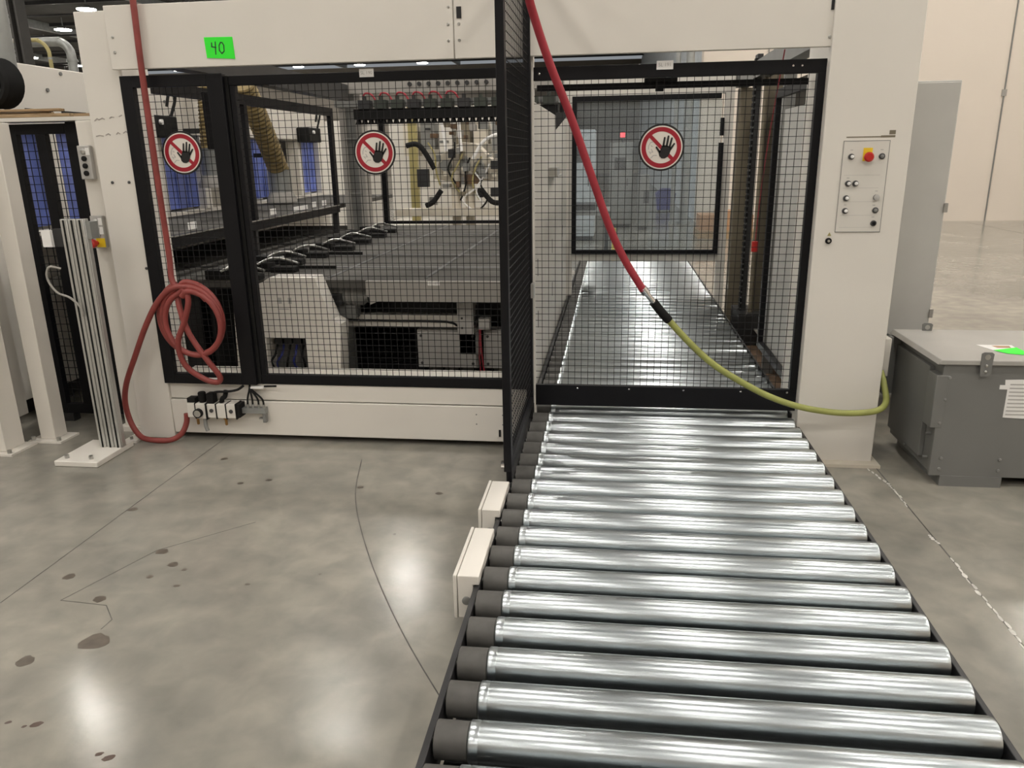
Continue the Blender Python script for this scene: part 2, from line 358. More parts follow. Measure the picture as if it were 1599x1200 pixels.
for z in (.2, 1.9): obj('hinge', MB().cyl((-.42, 3.92, z-.04), (-.42, 3.92, z+.04), .012, n=12), 'black_paint', po)

# control panel on the right column
def PX(u): return 1.040+.203*u
def PZ(v): return 1.585-.413*v
cp = thing('control_station', 'white push button control panel with red emergency stop on thick column', 'control panel', (1.14, 3.879, 1.17))
obj('plate', box(PX(0), PX(1), 3.8765, 3.8795, PZ(1), PZ(0)), 'light_paint', cp)
mb = MB()
for a in ((0, .012, 0, 1), (.988, 1, 0, 1), (0, 1, 0, .007), (0, 1, .993, 1)): mb.box(PX(a[0]), PX(a[1]), 3.876, 3.877, PZ(a[3]), PZ(a[2]))
obj('border_line', mb, 'mid_grey', cp)
mb = MB()
for v in (.37, .51, .66, .81, .945): mb.box(PX(.08), PX(.86), 3.8762, 3.877, PZ(v)-.0006, PZ(v)+.0006)
obj('printed_line', mb, 'sign_grey', cp)
def button(u, v, kind):
    x, z = PX(u), PZ(v); Y = 3.8765
    mb = MB().lathe((x, Y, z), (x, Y-1, z), [(0, .0135), (.006, .0135), (.008, .011)], 16)
    if kind == 'estop':
        obj('yellow_plate', box(x-.020, x+.020, 3.8745, Y, z-.018, z+.040), 'yellow_plastic', cp)
        b = obj('emergency_button', MB().lathe((x, Y, z), (x, Y-1, z), [(0, .012), (.018, .012), (.02, .021), (.028, .022), (.034, .016)], 20), 'red_plastic', cp, label='red mushroom emergency stop button'); return
    b = obj('button', mb, 'dark_screw', cp)
    m = {'w': 'paper_white', 'g': 'sign_grey', 'k': 'black_paint', 'd': 'mid_grey'}[kind]
    obj('cap', MB().lathe((x+(.003 if kind == 'w' else 0), Y-.006, z), (x, Y-1, z), [(0, .008 if kind != 'g' else .013), (.006, .008 if kind != 'g' else .013), (.008, .005)], 14), m, b)
for a in ((.19, .17, 'w'), (.54, .175, 'estop'), (.85, .17, 'd'), (.18, .46, 'w'), (.34, .46, 'w'), (.17, .62, 'w'), (.83, .615, 'g'), (.175, .76, 'w'), (.84, .755, 'd'), (.83, .90, 'k')): button(*a)
for u, v in ((.17, .40), (.17, .695), (.80, .70), (.81, .83), (.82, .545), (.19, .10), (.84, .10)):
    obj('printed_mark', box(PX(u)-.006, PX(u)+.006, 3.8762, 3.877, PZ(v)-.002, PZ(v)+.002), 'sign_grey', cp)
ks = thing('key_switch', 'round black key switch below the control panel with small yellow warning triangle', 'switch', (1.015, 3.88, 1.13))
obj('bezel', MB().lathe((1.015, 3.88, 1.132), (1.015, 3, 1.132), [(0, .0145), (.008, .0145), (.010, .012)], 18), 'black_paint', ks)
obj('lock', MB().lathe((1.015, 3.87, 1.132), (1.015, 3, 1.132), [(0, .006), (.004, .006)], 12), 'screw', ks)
obj('warning_triangle', MB().prism([(1.008, 1.155), (1.026, 1.155), (1.017, 1.172)], 'y', 3.8785, 3.8798), 'yellow_post', ks)
obj('tape_residue', box(1.20, 1.262, 3.8788, 3.8799, 1.597, 1.606).box(1.235, 1.262, 3.8788, 3.8799, 1.61, 1.628).box(1.05, 1.2, 3.8792, 3.8799, 1.598, 1.603), 'beige_steel', cr)

# ------------------------------------------------------------------ mesh panels
def frame_bars(parent, bars, y0, y1, m='black_paint'):
    for x0, x1, z0, z1 in bars: obj('frame_bar', box(x0, x1, y0, y1, z0, z1), m, parent, bev=.002)
WR, WP = 0.00125, 0.0345
p1 = thing('mesh_door', 'narrow black framed mesh sliding door beside the left white column', 'mesh door', (-2.23, 3.94, .335))
frame_bars(p1, ((-2.505, -2.44, .337, 1.962), (-2.04, -1.955, .337, 1.962), (-2.44, -2.04, 1.905, 1.962), (-2.44, -2.04, .337, .395)), 3.925, 3.965)
obj('wire_mesh', MB().wires(-2.44, -2.04, .395, 1.905, WP, WR, 'y', 3.948), 'black_wire', p1, kind='stuff')
obj('lock_box', box(-2.10, -2.04, 3.97, 4.03, 1.6, 1.88), 'black_paint', p1, bev=.004)
obj('label_tag', box(-2.24, -2.17, 3.922, 3.925, .345, .375), 'paper_white', p1)
obj('edge_gasket', box(-1.953, -1.935, 3.945, 3.975, .34, 1.95), 'black_rubber', p1)
p2 = thing('mesh_screen', 'wide black framed mesh panel in front of the grey work table', 'mesh screen', (-1.2, 3.96, .34))
frame_bars(p2, ((-1.935, -.435, 1.905, 1.95), (-1.935, -.435, .337, .392), (-1.932, -1.905, .392, 1.905), (-.56, -.437, .392, 1.905)), 3.95, 3.985)
obj('wire_mesh', MB().wires(-1.905, -.56, .392, 1.905, WP, WR, 'y', 3.968), 'black_wire', p2, kind='stuff')
for tx, tz, ty, s, par in ((-1.215, 1.944, 3.949, 'SL 190', p2),):
    tg = obj('label_tag', box(tx-.036, tx+.036, ty-.003, ty, tz-.019, tz+.019), 'paper_white', par, label='small white printed label')
    text_mesh(s, .022, tx, ty-.0034, tz, 'sign_grey', 'lettering', tg)
p3 = thing('mesh_screen', 'black framed mesh panel closing the bay over the roller conveyor', 'mesh screen', (.28, 3.96, .26))
frame_bars(p3, ((-.392, .972, 1.885, 1.945), (.912, .972, .371, 1.885)), 3.935, 3.975)
kp = obj('kick_plate', box(-.398, .948, 3.935, 3.965, .258, .371), 'black_paint', p3, bev=.002)
for x in (-.17, .10, .38, .67, .9): screw(x, 3.935, .357, kp, .005, 'chrome')
screw(-.365, 3.935, 1.915, p3, .006, 'chrome'); screw(.80, 3.935, 1.918, p3, .005, 'chrome'); screw(.84, 3.935, 1.918, p3, .005, 'chrome')
obj('wire_mesh', MB().wires(-.392, .912, .371, 1.885, WP, WR, 'y', 3.955), 'black_wire', p3, kind='stuff')
tg = obj('label_tag', box(.223-.038, .223+.038, 3.931, 3.935, 1.918, 1.956), 'paper_white', p3, label='small white printed label')
text_mesh('SL 191', .022, .223, 3.9305, 1.938, 'sign_grey', 'lettering', tg)
# gate swung open towards the camera
g = thing('mesh_gate', 'black framed mesh gate standing open at the hinge post beside the conveyor', 'mesh gate', (-.42, 3.9, .27))
gx0, gx1, gn, gf = -.434, -.402, 2.98, 3.93
for a in ((gn, gn+.05, .27, 2.42), (gf-.05, gf, .27, 2.42), (gn+.05, gf-.05, .27, .32), (gn+.05, gf-.05, 2.37, 2.42)):
    obj('frame_bar', box(gx0, gx1, a[0], a[1], a[2], a[3]), 'black_paint', g, bev=.002)
obj('wire_mesh', MB().wires(gn+.05, gf-.05, .32, 2.37, WP, WR, 'x', -.415), 'black_wire', g, kind='stuff')
obj('guide_roller', MB().cyl((-.445, 2.99, .30), (-.432, 2.99, .30), .016, n=12), 'chrome', g)
obj('bottom_pin', MB().cyl((-.415, 3.0, .22), (-.415, 3.0, .27), .012, n=12), 'black_paint', g)
obj('stop_block', box(-.43, -.40, 3.86, 3.93, .21, .27), 'black_rubber', g)
obj('latch', box(-.40, -.385, 3.80, 3.86, .86, .93), 'screw', g)
# prohibition signs
def sign(cx, cz, y, label):
    R = .100; s_ = thing('prohibition_sign', label, 'sign', (cx, y, cz-.107), 'round no entry hand signs on the mesh')
    C = lambda r, n=48: [(cx+r*math.cos(2*PI*i/n), cz+r*math.sin(2*PI*i/n)) for i in range(n)]
    obj('backing', MB().prism(C(.109), 'y', y-.004, y), 'sign_black', s_)
    obj('white_disc', MB().prism(C(R), 'y', y-.0046, y-.004), 'sign_white', s_)
    mb = MB(); n = 48; o_, i_ = C(.094), C(.0735)
    for k in range(n):
        j = (k+1) % n; mb.prism([o_[k], o_[j], i_[j], i_[k]], 'y', y-.0056, y-.0046)
    obj('red_ring', mb, 'sign_red', s_)
    d = .052; wd = .0085
    obj('red_bar', MB().prism([(cx-d-wd*.7, cz+d-wd*.7), (cx-d+wd*.7, cz+d+wd*.7), (cx+d+wd*.7, cz-d+wd*.7), (cx+d-wd*.7, cz-d-wd*.7)], 'y', y-.0056, y-.0046), 'sign_red', s_)
    k = R/385; Q = lambda px, py: (cx+(px-630)*k, cz-(py-610)*k)
    mb = MB(); ya, yb = y-.0066, y-.0056
    mb.prism([Q(*p) for p in ((640, 580), (690, 572), (750, 582), (805, 612), (808, 650), (785, 720), (755, 775), (700, 805), (640, 800), (600, 765), (585, 690), (620, 640))], 'y', ya, yb)
    for (x0, y0), (x1, y1), wd in (((665, 600), (686, 440), 36), ((725, 600), (754, 415), 38), ((778, 610), (816, 450), 36), ((792, 650), (862, 548), 34), ((610, 700), (540, 605), 34)):
        a, b = Q(x0, y0), Q(x1, y1); wd *= k; L = math.hypot(b[0]-a[0], b[1]-a[1]); ux, uz = (b[0]-a[0])/L, (b[1]-a[1])/L; nx, nz = -uz, ux
        pts = [(a[0]+nx*wd*.55, a[1]+nz*wd*.55), (a[0]-nx*wd*.55, a[1]-nz*wd*.55)]
        for i in range(7):
            t = -PI/2+PI*i/6; pts.append((b[0]+(nx*math.sin(t)+ux*math.cos(t))*wd*.45, b[1]+(nz*math.sin(t)+uz*math.cos(t))*wd*.45))
        mb.prism(pts, 'y', ya, yb)
    obj('hand_symbol', mb, 'sign_black', s_)
    mb = MB()
    for pts in (((500, 500), (430, 520), (400, 580), (395, 640)), ((440, 575), (470, 590)), ((450, 640), (480, 690), (440, 690)), ((440, 800), (490, 750), (550, 750)), ((410, 680), (440, 720))):
        mb.stroke([Q(*p) for p in pts], .0035, 'y', y-.0052, y-.0046)
    obj('face_outline', mb, 'sign_grey', s_)
sign(-2.225, 1.584, 3.943, 'round red and white stop hand sign hung on the narrow mesh door')
sign(-1.203, 1.570, 3.963, 'round red and white stop hand sign hung on the wide mesh panel')
sign(.221, 1.570, 3.949, 'round red and white stop hand sign hung above the conveyor bay')
# green paper
gp = thing('paper_tag', 'bright green paper tag with handwritten number 40 on the header', 'paper tag', (-1.93, 3.899, 2.03))
obj('sheet', MB().prism([(-2.005, 2.030), (-1.86, 2.022), (-1.863, 2.122), (-2.01, 2.124)], 'y', 3.897, 3.899), 'paper_green', gp)
obj('handwriting', MB().stroke([(-1.972, 2.098), (-1.974, 2.080), (-1.952, 2.076)], .005, 'y', 3.8964, 3.897).stroke([(-1.953, 2.102), (-1.957, 2.045)], .005, 'y', 3.8964, 3.897)
    .stroke([(-1.926, 2.098), (-1.935, 2.085), (-1.936, 2.062), (-1.925, 2.048), (-1.912, 2.058), (-1.911, 2.085), (-1.918, 2.097), (-1.928, 2.098)], .005, 'y', 3.8964, 3.897), 'ink', gp, label='handwritten 40')

# ================================================================== roller conveyors
def roller_meshes():
    L = 1.253; zc = 0
    m1 = MB().lathe((0, 0, 0), (1, 0, 0), [(0, .035), (0, .047), (.003, .0505), (.022, .0505), (.0235, .0495), (.0265, .0495), (.028, .0505), (L-.012, .0505), (L-.003, .047), (L, .039)], 32)
    m2 = MB().lathe((-.083, 0, 0), (1, 0, 0), [(0, .042), (.002, .046), (.081, .046), (.083, .042)], 24)
    m3 = MB().cyl((-.10, 0, 0), (L+.008, 0, 0), .010, n=10)
    return m1, m2, m3
RZ = .186
conv = thing('roller_conveyor', 'low roller conveyor with bare zinc rollers leading out of the machine', 'conveyor', (.31, 2.6, 0))
def rollers(parent, ys):
    base = wloc(parent); m1, m2, m3 = roller_meshes(); first = None
    for y in ys:
        L = Vector((-.318, y, RZ)) - base
        if first is None:
            r = obj('roller', m1, 'zinc_roller', None, loc=(0, 0, 0)); r.parent = parent; r.location = L
            s_ = obj('sleeve', m2, 'sleeve', None, loc=(0, 0, 0)); s_.parent = r; s_.location = (0, 0, 0)
            a_ = obj('axle', m3, 'screw', None, loc=(0, 0, 0)); a_.parent = r; a_.location = (0, 0, 0)
            first = r
        else:
            c = copy_tree(first, parent); c.location = L; c.rotation_euler = (random.uniform(0, 6.28), 0, 0)
rollers(conv, [3.876-.147*i for i in range(19)])
obj('side_rail', box(-.425, -.407, 1.0, 3.90, .07, .205), 'rail_black', conv, bev=.002)
obj('side_rail', box(.946, .962, 1.0, 3.87, .07, .195), 'rail_black', conv, bev=.002)
for y in (1.2, 2.1, 3.0, 3.8): obj('cross_member', box(-.41, .955, y-.025, y+.025, .07, .12), 'dark_steel', conv)
for y in (1.2, 2.5, 3.7):
    for x in (-.415, .93): obj('support_foot', box(x-.005, x+.03, y-.04, y+.04, 0, .075), 'dark_steel', conv)
obj('drip_tray', box(-.40, .95, 1.0, 3.92, .055, .068), 'rail_black', conv)
mb = MB()
for y in (3.32, 3.05, 2.66, 2.36, 2.05): mb.cyl((-.425, y, .175), (-.432, y, .175), .008, n=10)
obj('rail_bolt', mb, 'screw', conv)
conv2 = thing('roller_conveyor', 'inner roller conveyor running through the machine bay behind the mesh', 'conveyor', (.31, 7.0, 0))
rollers(conv2, [4.05+.147*i for i in range(41)])
obj('side_rail', box(-.425, -.407, 3.99, 10.05, .07, .235), 'dark_steel', conv2)
obj('side_rail', box(.942, .952, 3.99, 10.05, .07, .225), 'dark_steel', conv2)
obj('drip_tray', box(-.40, .945, 3.99, 10.05, .055, .068), 'rail_black', conv2)
for y in (4.3, 6.0, 7.6, 9.6):
    for x in (-.415, .93): obj('support_foot', box(x-.005, x+.03, y-.04, y+.04, 0, .07), 'dark_steel', conv2)
# sensor boxes bolted to the conveyor side
def sensor(y0, y1, label, zt):
    s_ = thing('sensor_box', label, 'box', (-.455, (y0+y1)/2, .07), 'white boxes on the conveyor side')
    obj('body', MB().prism([(-.480, .085), (-.428, .085), (-.428, .208), (-.408, .208), (-.408, zt), (-.480, zt)], 'y', y0, y1), 'white_paint', s_, bev=.003)
    obj('lid', box(-.494, -.482, y0-.002, y1+.002, .083, zt+.002), 'white_paint', s_, bev=.003)
    obj('end_plug', MB().lathe((-.451, y0, .150), (-.451, y0-1, .150), [(0, .015), (.004, .015), (.006, .012)], 20), 'mid_grey', s_, label='grey round plug')
    obj('bracket', box(-.436, -.426, y0+.03, y1-.03, .08, .20), 'dark_steel', s_)
sensor(2.19, 2.53, 'white sensor box on conveyor rail with its grey plug fully showing', .24)
sensor(2.68, 2.955, 'white sensor box on conveyor rail half hidden behind its twin', .24)

# ================================================================== inside the right bay
iw = thing('partition_wall', 'white sheet metal partition along the conveyor inside the bay', 'partition', (-.46, 5.7, .1))
for a, b in ((4.03, 5.05), (5.06, 6.2), (6.21, 7.34)):
    pn = obj('panel', box(-.475, -.435, a, b, .08, 1.82), 'light_paint', iw, bev=.003)
    for z in (.55, .86):
        obj('slot', box(-.436, -.433, (a+b)/2-.01, (a+b)/2+.01, z, z+.10), 'sign_black', pn)
obj('bracket', box(-.434, -.37, 5.3, 5.8, 1.40, 1.41).box(-.434, -.38, 5.35, 5.6, 1.41, 1.46), 'screw', iw)
obj('corner_gusset', MB().prism([(-.434, 1.84), (-.33, 1.84), (-.434, 1.72)], 'y', 6.0, 6.02), 'dark_steel', iw)
ef = thing('end_frame', 'white end frame with black edged clear window at the far end of the conveyor bay', 'frame', (.3, 7.4, 0))
for a, b, c, d in ((-.46, -.385, 0, 2.2), (.955, 1.03, 0, 2.2), (-.385, .955, 2.035, 2.2), (-.385, .955, .575, .642)):
    obj('post' if d-c > 1 else 'rail', box(a, b, 7.38, 7.46, .24 if a < -.4 else c, d), 'light_paint', ef, bev=.003)
for a, b, c, d in ((-.385, -.345, .642, 2.035), (.915, .955, .642, 1.62), (.92, .95, 1.68, 1.83), (-.345, .915, 1.99, 2.035), (-.345, .915, .642, .675)):
    obj('window_trim', box(a, b, 7.35, 7.40, c, d), 'black_paint', ef)
obj('window_pane', box(-.345, .93, 7.405, 7.411, .67, 1.99), 'clear_sheet', ef)
sr = thing('slider_rail', 'black slider rail with trolley hanging across the conveyor bay', 'rail', (.28, 4.2, 1.85))
obj('bar', box(-.40, .93, 4.19, 4.22, 1.855, 1.885), 'black_paint', sr)
obj('trolley', MB().prism([(.14, 1.885), (.30, 1.885), (.30, 1.905), (.285, 1.918), (.155, 1.918), (.14, 1.905)], 'y', 4.16, 4.24), 'black_rubber', sr)
obj('hanger', box(.195, .235, 4.17, 4.20, 1.84, 1.96), 'black_paint', sr)
sf = thing('side_guard', 'black framed side guard with grey sheet between inner conveyor and tall cabinet', 'guard', (.96, 4.6, .3))
for a in ((4.0, 4.04, .3, 1.9), (5.14, 5.19, .3, 1.9), (4.04, 5.14, 1.85, 1.9), (4.04, 5.14, .3, .34)):
    obj('frame_bar', box(.965, .995, *a), 'black_paint', sf)
for x0, x1, y0, y1, m, lab in ((1.07, 1.22, 7.32, 7.5, 'beige_steel', 'beige steel pillar at the far right corner of the conveyor bay'), (1.08, 1.15, 5.5, 5.58, 'mid_grey', 'slim grey steel post behind the side fence')):
    pl = thing('steel_post', lab, 'post', ((x0+x1)/2, (y0+y1)/2, 0))
    obj('shaft', box(x0, x1, y0, y1, .012, 2.07), m, pl, bev=.004)
    obj('base_plate', box(x0-.04, x1+.04, y0-.04, y1+.04, 0, .012), m, pl)
ch = thing('lift_column', 'dark lifting column with chain and cable at the bay side', 'column', (1.14, 6.6, 0))
obj('mast', box(1.16, 1.26, 6.5, 6.66, 0, 2.25), 'beige_steel', ch)
obj('channel', box(1.06, 1.10, 6.5, 6.62, .1, 2.25), 'dark_steel', ch)
mb = MB()
for k in range(46): mb.box(1.045, 1.065, 6.50, 6.56, .12+.046*k, .15+.046*k)
obj('chain', mb, 'black_rubber', ch, kind='stuff')
obj('foot_block', box(1.02, 1.3, 6.35, 6.75, 0, .28), 'dark_steel', ch)
obj('rod', MB().cyl((1.13, 6.45, .28), (1.13, 6.45, 2.1), .02), 'beige_steel', ch)
obj('guard_or_fill_sheet', box(1.32, 1.34, 5.65, 7.3, 0, 2.05), 'dark_brown', label='dark brown sheet added to darken the gap behind the lifting column', cat='guard')  # added filler sheet, darkens the gap between the pillars
gs = thing('floor_guide', 'long low grey steel beam on the floor beside the inner conveyor', 'beam', (1.22, 6.0, 0))
obj('web', box(1.20, 1.215, 4.4, 7.0, 0, .15), 'panel_grey', gs)
obj('flange', box(1.15, 1.26, 4.4, 7.0, .15, .16), 'panel_grey', gs)
obj('floor_plate', box(.985, 1.185, 4.35, 7.1, 0, .02), 'rust', label='rusty brown steel plate on the floor between conveyor and beam', cat='plate')
obj('grey_sheet', box(1.0, 1.006, 4.04, 5.04, .34, 1.78), 'cabinet_grey', sf)
pw = thing('pull_switch', 'thin red emergency pull cord hanging down inside the conveyor bay', 'cord', (.75, 4.3, .9))
obj('cord', MB().tube([(.78, 4.05, 2.0), (.80, 4.4, 1.6), (.83, 4.7, 1.25), (.84, 4.8, 1.02)], .003, 6, 3), 'bright_red_hose', pw)
obj('weight', MB().cyl((.84, 4.8, .97), (.84, 4.8, 1.03), .02, n=14), 'red_plastic', pw)

# ================================================================== inside the left bay
tb = thing('work_table', 'large grey steel work table with clamps behind the wide mesh', 'table', (-1.6, 6.2, 0))
obj('table_top', box(-3.52, -.52, 4.42, 8.1, .80, .85), 'table_grey', tb, bev=.004)
obj('front_panel', MB().prism([(-1.44, .848), (-.52, .848), (-.52, .728), (-1.37, .728), (-1.42, .708), (-1.42, .75), (-1.44, .76)], 'y', 4.39, 4.42), 'panel_grey', tb)
for x in (-2.3, -1.7, -1.1): obj('slat', box(x-.012, x+.012, 4.5, 8.05, .85, .853), 'dark_steel', tb)
for y in (4.95, 5.6, 6.3, 7.1): obj('slat', box(-2.9, -.55, y-.03, y+.03, .85, .8525), 'dark_steel', tb)
tg = obj('label_tag', box(-1.065, -.995, 4.386, 4.39, .825, .848), 'paper_white', tb); text_mesh('SL 187', .02, -1.03, 4.3855, .8365, 'sign_grey', 'lettering', tg)
obj('corner_switch', box(-.60, -.53, 4.36, 4.39, .79, .85), 'black_rubber', tb); obj('corner_clip', box(-.59, -.53, 4.36, 4.39, .74, .79), 'chrome', tb)
for x, y in ((-2.7, 4.7), (-.7, 5.2), (-2.7, 7.8), (-.7, 7.8), (-1.6, 6.2)): obj('leg', box(x-.06, x+.06, y-.06, y+.06, 0, .80), 'dark_steel', tb)
for i, y in enumerate((4.46, 4.78, 5.12, 5.5, 5.92, 6.4, 6.9, 7.35)):
    x = -2.25+random.uniform(-.05, .05)
    c = obj('clamp', box(x-.16, x+.02, y-.05, y+.05, .85, .905).box(x+.04, x+.20, y-.08, y, .85, .885), 'black_rubber', tb, bev=.004)
    obj('clamp_rod', MB().tube([(x-.05, y-.06, .90), (x+.03, y-.02, .935), (x+.10, y+.03, .92), (x+.2, y+.0, .90)], .008, 8, 5).cyl((x-.02, y, .92), (x+.04, y+.14, .92), .010), 'screw', c)
    if i in (1, 3): obj('clamp_bar', box(x+.2, x+.45, y-.01, y+.01, .865, .885), 'black_rubber', c)
hs = thing('drive_housing', 'white angular drive housing with cable cutout under the table front', 'housing', (-1.9, 4.3, 0))
HP = [(-2.03, .527), (-1.785, .53), (-1.785, .12), (-1.60, .12), (-1.565, .615), (-1.615, .642), (-1.70, .886), (-1.975, .886), (-2.025, .855), (-2.18, .806), (-2.21, .77), (-2.235, .12), (-2.04, .12)]
obj('cover', MB().prism(HP, 'y', 4.26, 4.40), 'white_paint', hs)
obj('inner_box', box(-2.22, -1.63, 4.40, 4.7, 0, .53).box(-2.2, -1.86, 4.40, 4.7, .53, .795), 'mid_grey', hs)
for k in range(4): obj('valve_block', box(-2.02+.06*k, -1.975+.06*k, 4.35, 4.42, .47, .52), 'dark_steel', hs)
for k in range(6):
    x = -2.01+.042*k; obj('cable', MB().tube([(x, 4.36, .47), (x+.01, 4.30, .42), (x+random.uniform(-.04, .04), 4.31, .36), (x+random.uniform(-.05, .05), 4.36, .25)], .007, 8, 5), 'blue_plastic' if k % 2 else 'black_rubber', hs)
obj('marking', box(-1.93, -1.91, 4.257, 4.26, .735, .77).box(-1.87, -1.85, 4.257, 4.26, .735, .77).box(-1.93, -1.87, 4.257, 4.26, .70, .707), 'sign_grey', hs)
mo = thing('drive_motor', 'grey cylindrical drive motor beside the white housing', 'motor', (-1.65, 4.55, .66))
obj('body', MB().lathe((-1.80, 4.55, .745), (0, 4.55, .745), [(0, .05), (.02, .07), (.29, .07), (.31, .055), (.33, .055)], 24), 'mid_grey', mo)
mb = MB()
for k in range(6): mb.lathe((-1.74+.035*k, 4.55, .745), (0, 4.55, .745), [(0, .073), (.012, .073)], 24)
obj('fin', mb, 'panel_grey', mo)
obj('terminal_box', box(-1.74, -1.62, 4.46, 4.50, .69, .76), 'dark_steel', mo)
obj('mount', box(-1.72, -1.55, 4.5, 4.6, .60, .68), 'mid_grey', mo)
la = thing('linear_axis', 'pale linear axis with black cable under the work table', 'linear axis', (-1.3, 4.6, .53))
obj('profile', box(-1.80, -.86, 4.58, 4.66, .535, .61), 'light_paint', la, bev=.003)
obj('cable', MB().tube([(-1.78, 4.573, .575), (-1.3, 4.573, .573), (-1.0, 4.573, .57), (-.93, 4.57, .545), (-.86, 4.56, .54), (-.82, 4.56, .58), (-.81, 4.56, .68)], .007, 8, 4), 'black_rubber', la)
obj('carriage', box(-.93, -.83, 4.54, 4.67, .50, .70).box(-.80, -.73, 4.54, 4.60, .53, .60), 'box_grey', la, bev=.004)
for z in (.54, .60): screw(-.90, 4.54, z, la, .007, 'dark_screw')
obj('bracket', box(-.93, -.80, 4.60, 4.66, .36, .5), 'mid_grey', la)
for x0, x1, lab in ((-1.205, -.82, 'wide grey lidded junction box below the linear axis beside the red wires'), (-.785, -.46, 'grey lidded junction box between the red wires and the hinge post')):
    jb = thing('junction_box', lab, 'junction box', ((x0+x1)/2, 4.65, .05), 'grey junction boxes under the table')
    obj('body', box(x0, x1, 4.62, 4.74, .265, .51), 'box_grey', jb, bev=.004)
    obj('lid', box(x0+.008, x1-.008, 4.60, 4.618, .273, .502), 'box_grey', jb, bev=.003)
    for x in (x0+.03, x1-.03):
        for z in (.30, .475): screw(x, 4.60, z, jb, .009, 'dark_screw')
    for k in range(5):
        x = x0+.04+.055*k; obj('cable', MB().tube([(x, 4.66, .265), (x+.01, 4.62, .20), (x+.06, 4.60, .15), (x+.09, 4.62, .06)], .011, 8, 5), 'panel_grey' if k % 2 else 'black_rubber', jb)
    obj('stand', box(x0+.05, x1-.05, 4.70, 4.73, 0, .265), 'mid_grey', jb)
rw = thing('red_wire', 'pair of red wires dropping between the two grey junction boxes', 'wire', (-.80, 4.58, .1))
for d in (0, .022): obj('strand', MB().tube([(-.80+d*.3, 4.58, .56), (-.803+d*.5, 4.57, .42), (-.80+d, 4.57, .28), (-.785+d, 4.58, .1)], .005, 8, 5), 'bright_red_hose', rw)
bl = thing('bellows_cover', 'black ribbed bellows cover under the work table', 'bellows', (-1.4, 5.0, 0))
for k in range(9): obj('rib', MB().prism([(4.98, .03+.053*k), (4.93, .055+.053*k), (4.98, .08+.053*k)], 'x', -1.75, -.9), 'rail_black', bl)
obj('dark_backing', box(-3.5, -.5, 4.98, 5.0, .02, .795), 'rail_black', bl)  # black sheet added past the ribs to keep the space under the table dark

# left side fence, columns, gantry with suction heads
fe = thing('side_guard', 'black side frame with open windows along the left of the table', 'guard frame', (-2.62, 5.7, 0))
obj('rail_label', box(-2.597, -2.594, 6.2, 6.5, 1.13, 1.165), 'paper_white', fe)
for a in ((4.2, 7.32, 1.045, 1.115), (4.2, 7.32, 1.915, 1.985), (4.2, 4.26, 1.115, 1.915), (5.50, 5.55, 1.115, 1.915), (7.26, 7.32, 1.115, 1.915)):
    obj('frame_bar', box(-2.64, -2.60, *a), 'black_paint', fe)
for y in (4.3, 5.52, 7.28): obj('leg', box(-2.66, -2.61, y-.02, y+.02, .85 if y > 4.4 else 0, 1.045), 'dark_steel', fe)
obj('edge_strip', box(-2.598, -2.59, 4.2, 7.3, 1.108, 1.116), 'screw', fe)
for y in (4.55, 5.2, 5.75, 6.6, 6.85):
    obj('label_tag', box(-2.597, -2.594, y, y+.10, 1.135, 1.18), 'paper_white', fe)
gc = thing('steel_column', 'grey steel column at the back of the left bay', 'column', (-2.55, 7.7, 0))
obj('web', box(-2.60, -2.50, 7.70, 7.76, 0, 2.3), 'mid_grey', gc)
obj('flange', box(-2.66, -2.60, 7.66, 7.84, 0, 2.3), 'panel_grey', gc); obj('flange', box(-2.50, -2.44, 7.66, 7.84, 0, 2.3), 'panel_grey', gc)
for z in (1.2, 1.72): obj('clip', box(-2.62, -2.48, 7.655, 7.665, z, z+.008), 'screw', gc)
obj('base_plate', box(-2.72, -2.4, 7.6, 7.9, 0, .02), 'mid_grey', gc)
bk = thing('mesh_fence', 'black framed back fence behind the work table', 'mesh fence', (-1.4, 7.95, 0))
for a in ((-2.42, -2.37, 0, 2.05), (-.55, -.50, 0, 2.05), (-2.37, -.55, .86, .89)):
    obj('frame_bar', box(a[0], a[1], 8.15, 8.2, a[2], a[3]), 'black_paint', bk)
ga = thing('gantry_beam', 'black gantry beam with suction heads and red hoses over the table', 'gantry', (-1.4, 7.0, 1.8))
obj('beam', box(-2.45, -.48, 6.95, 7.15, 1.97, 2.02), 'mid_grey', ga)
obj('suction_bar', box(-2.25, -.48, 6.86, 7.02, 1.86, 1.945), 'black_rubber', ga)
for k in range(31):
    x = -2.22+.056*k; obj('suction_cup', MB().lathe((x, 6.90, 1.86), (x, 6.90, 0), [(0, .018), (.02, .022), (.035, .03), (.04, .034)], 10), 'black_rubber', ga)
for k in range(12):
    x = -2.2+.145*k; v = obj('valve', box(x, x+.10, 6.84, 6.94, 1.945, 2.015).cyl((x+.05, 6.88, 2.015), (x+.05, 6.88, 2.05), .018), 'valve_green' if k % 3 else 'dark_steel', ga)
    if k < 6: obj('hose', MB().tube([(x+.035, 6.88, 2.03), (x+.06, 6.87, 2.07), (x+.12, 6.86, 2.06), (x+.16, 6.86, 2.0)], .008, 8, 5), 'bright_red_hose', v)
ob_ = thing('roof_beam', 'grey roof beam crossing behind the mesh top rails', 'beam', (-1.0, 6.2, 2.1))
obj('beam', box(-2.9, 1.3, 7.5, 7.6, 2.12, 2.26), 'panel_grey', ob_)
obj('side_beam', box(-2.62, -2.5, 4.2, 7.5, 2.06, 2.2), 'dark_steel', ob_); obj('side_beam', box(1.05, 1.15, 4.3, 7.5, 2.08, 2.2), 'mid_grey', ob_)
for k in range(9): obj('bolt_head', MB().cyl((-1.9+.09*k, 7.5, 2.19), (-1.9+.09*k, 7.48, 2.19), .02, n=8), 'dark_steel', ob_)
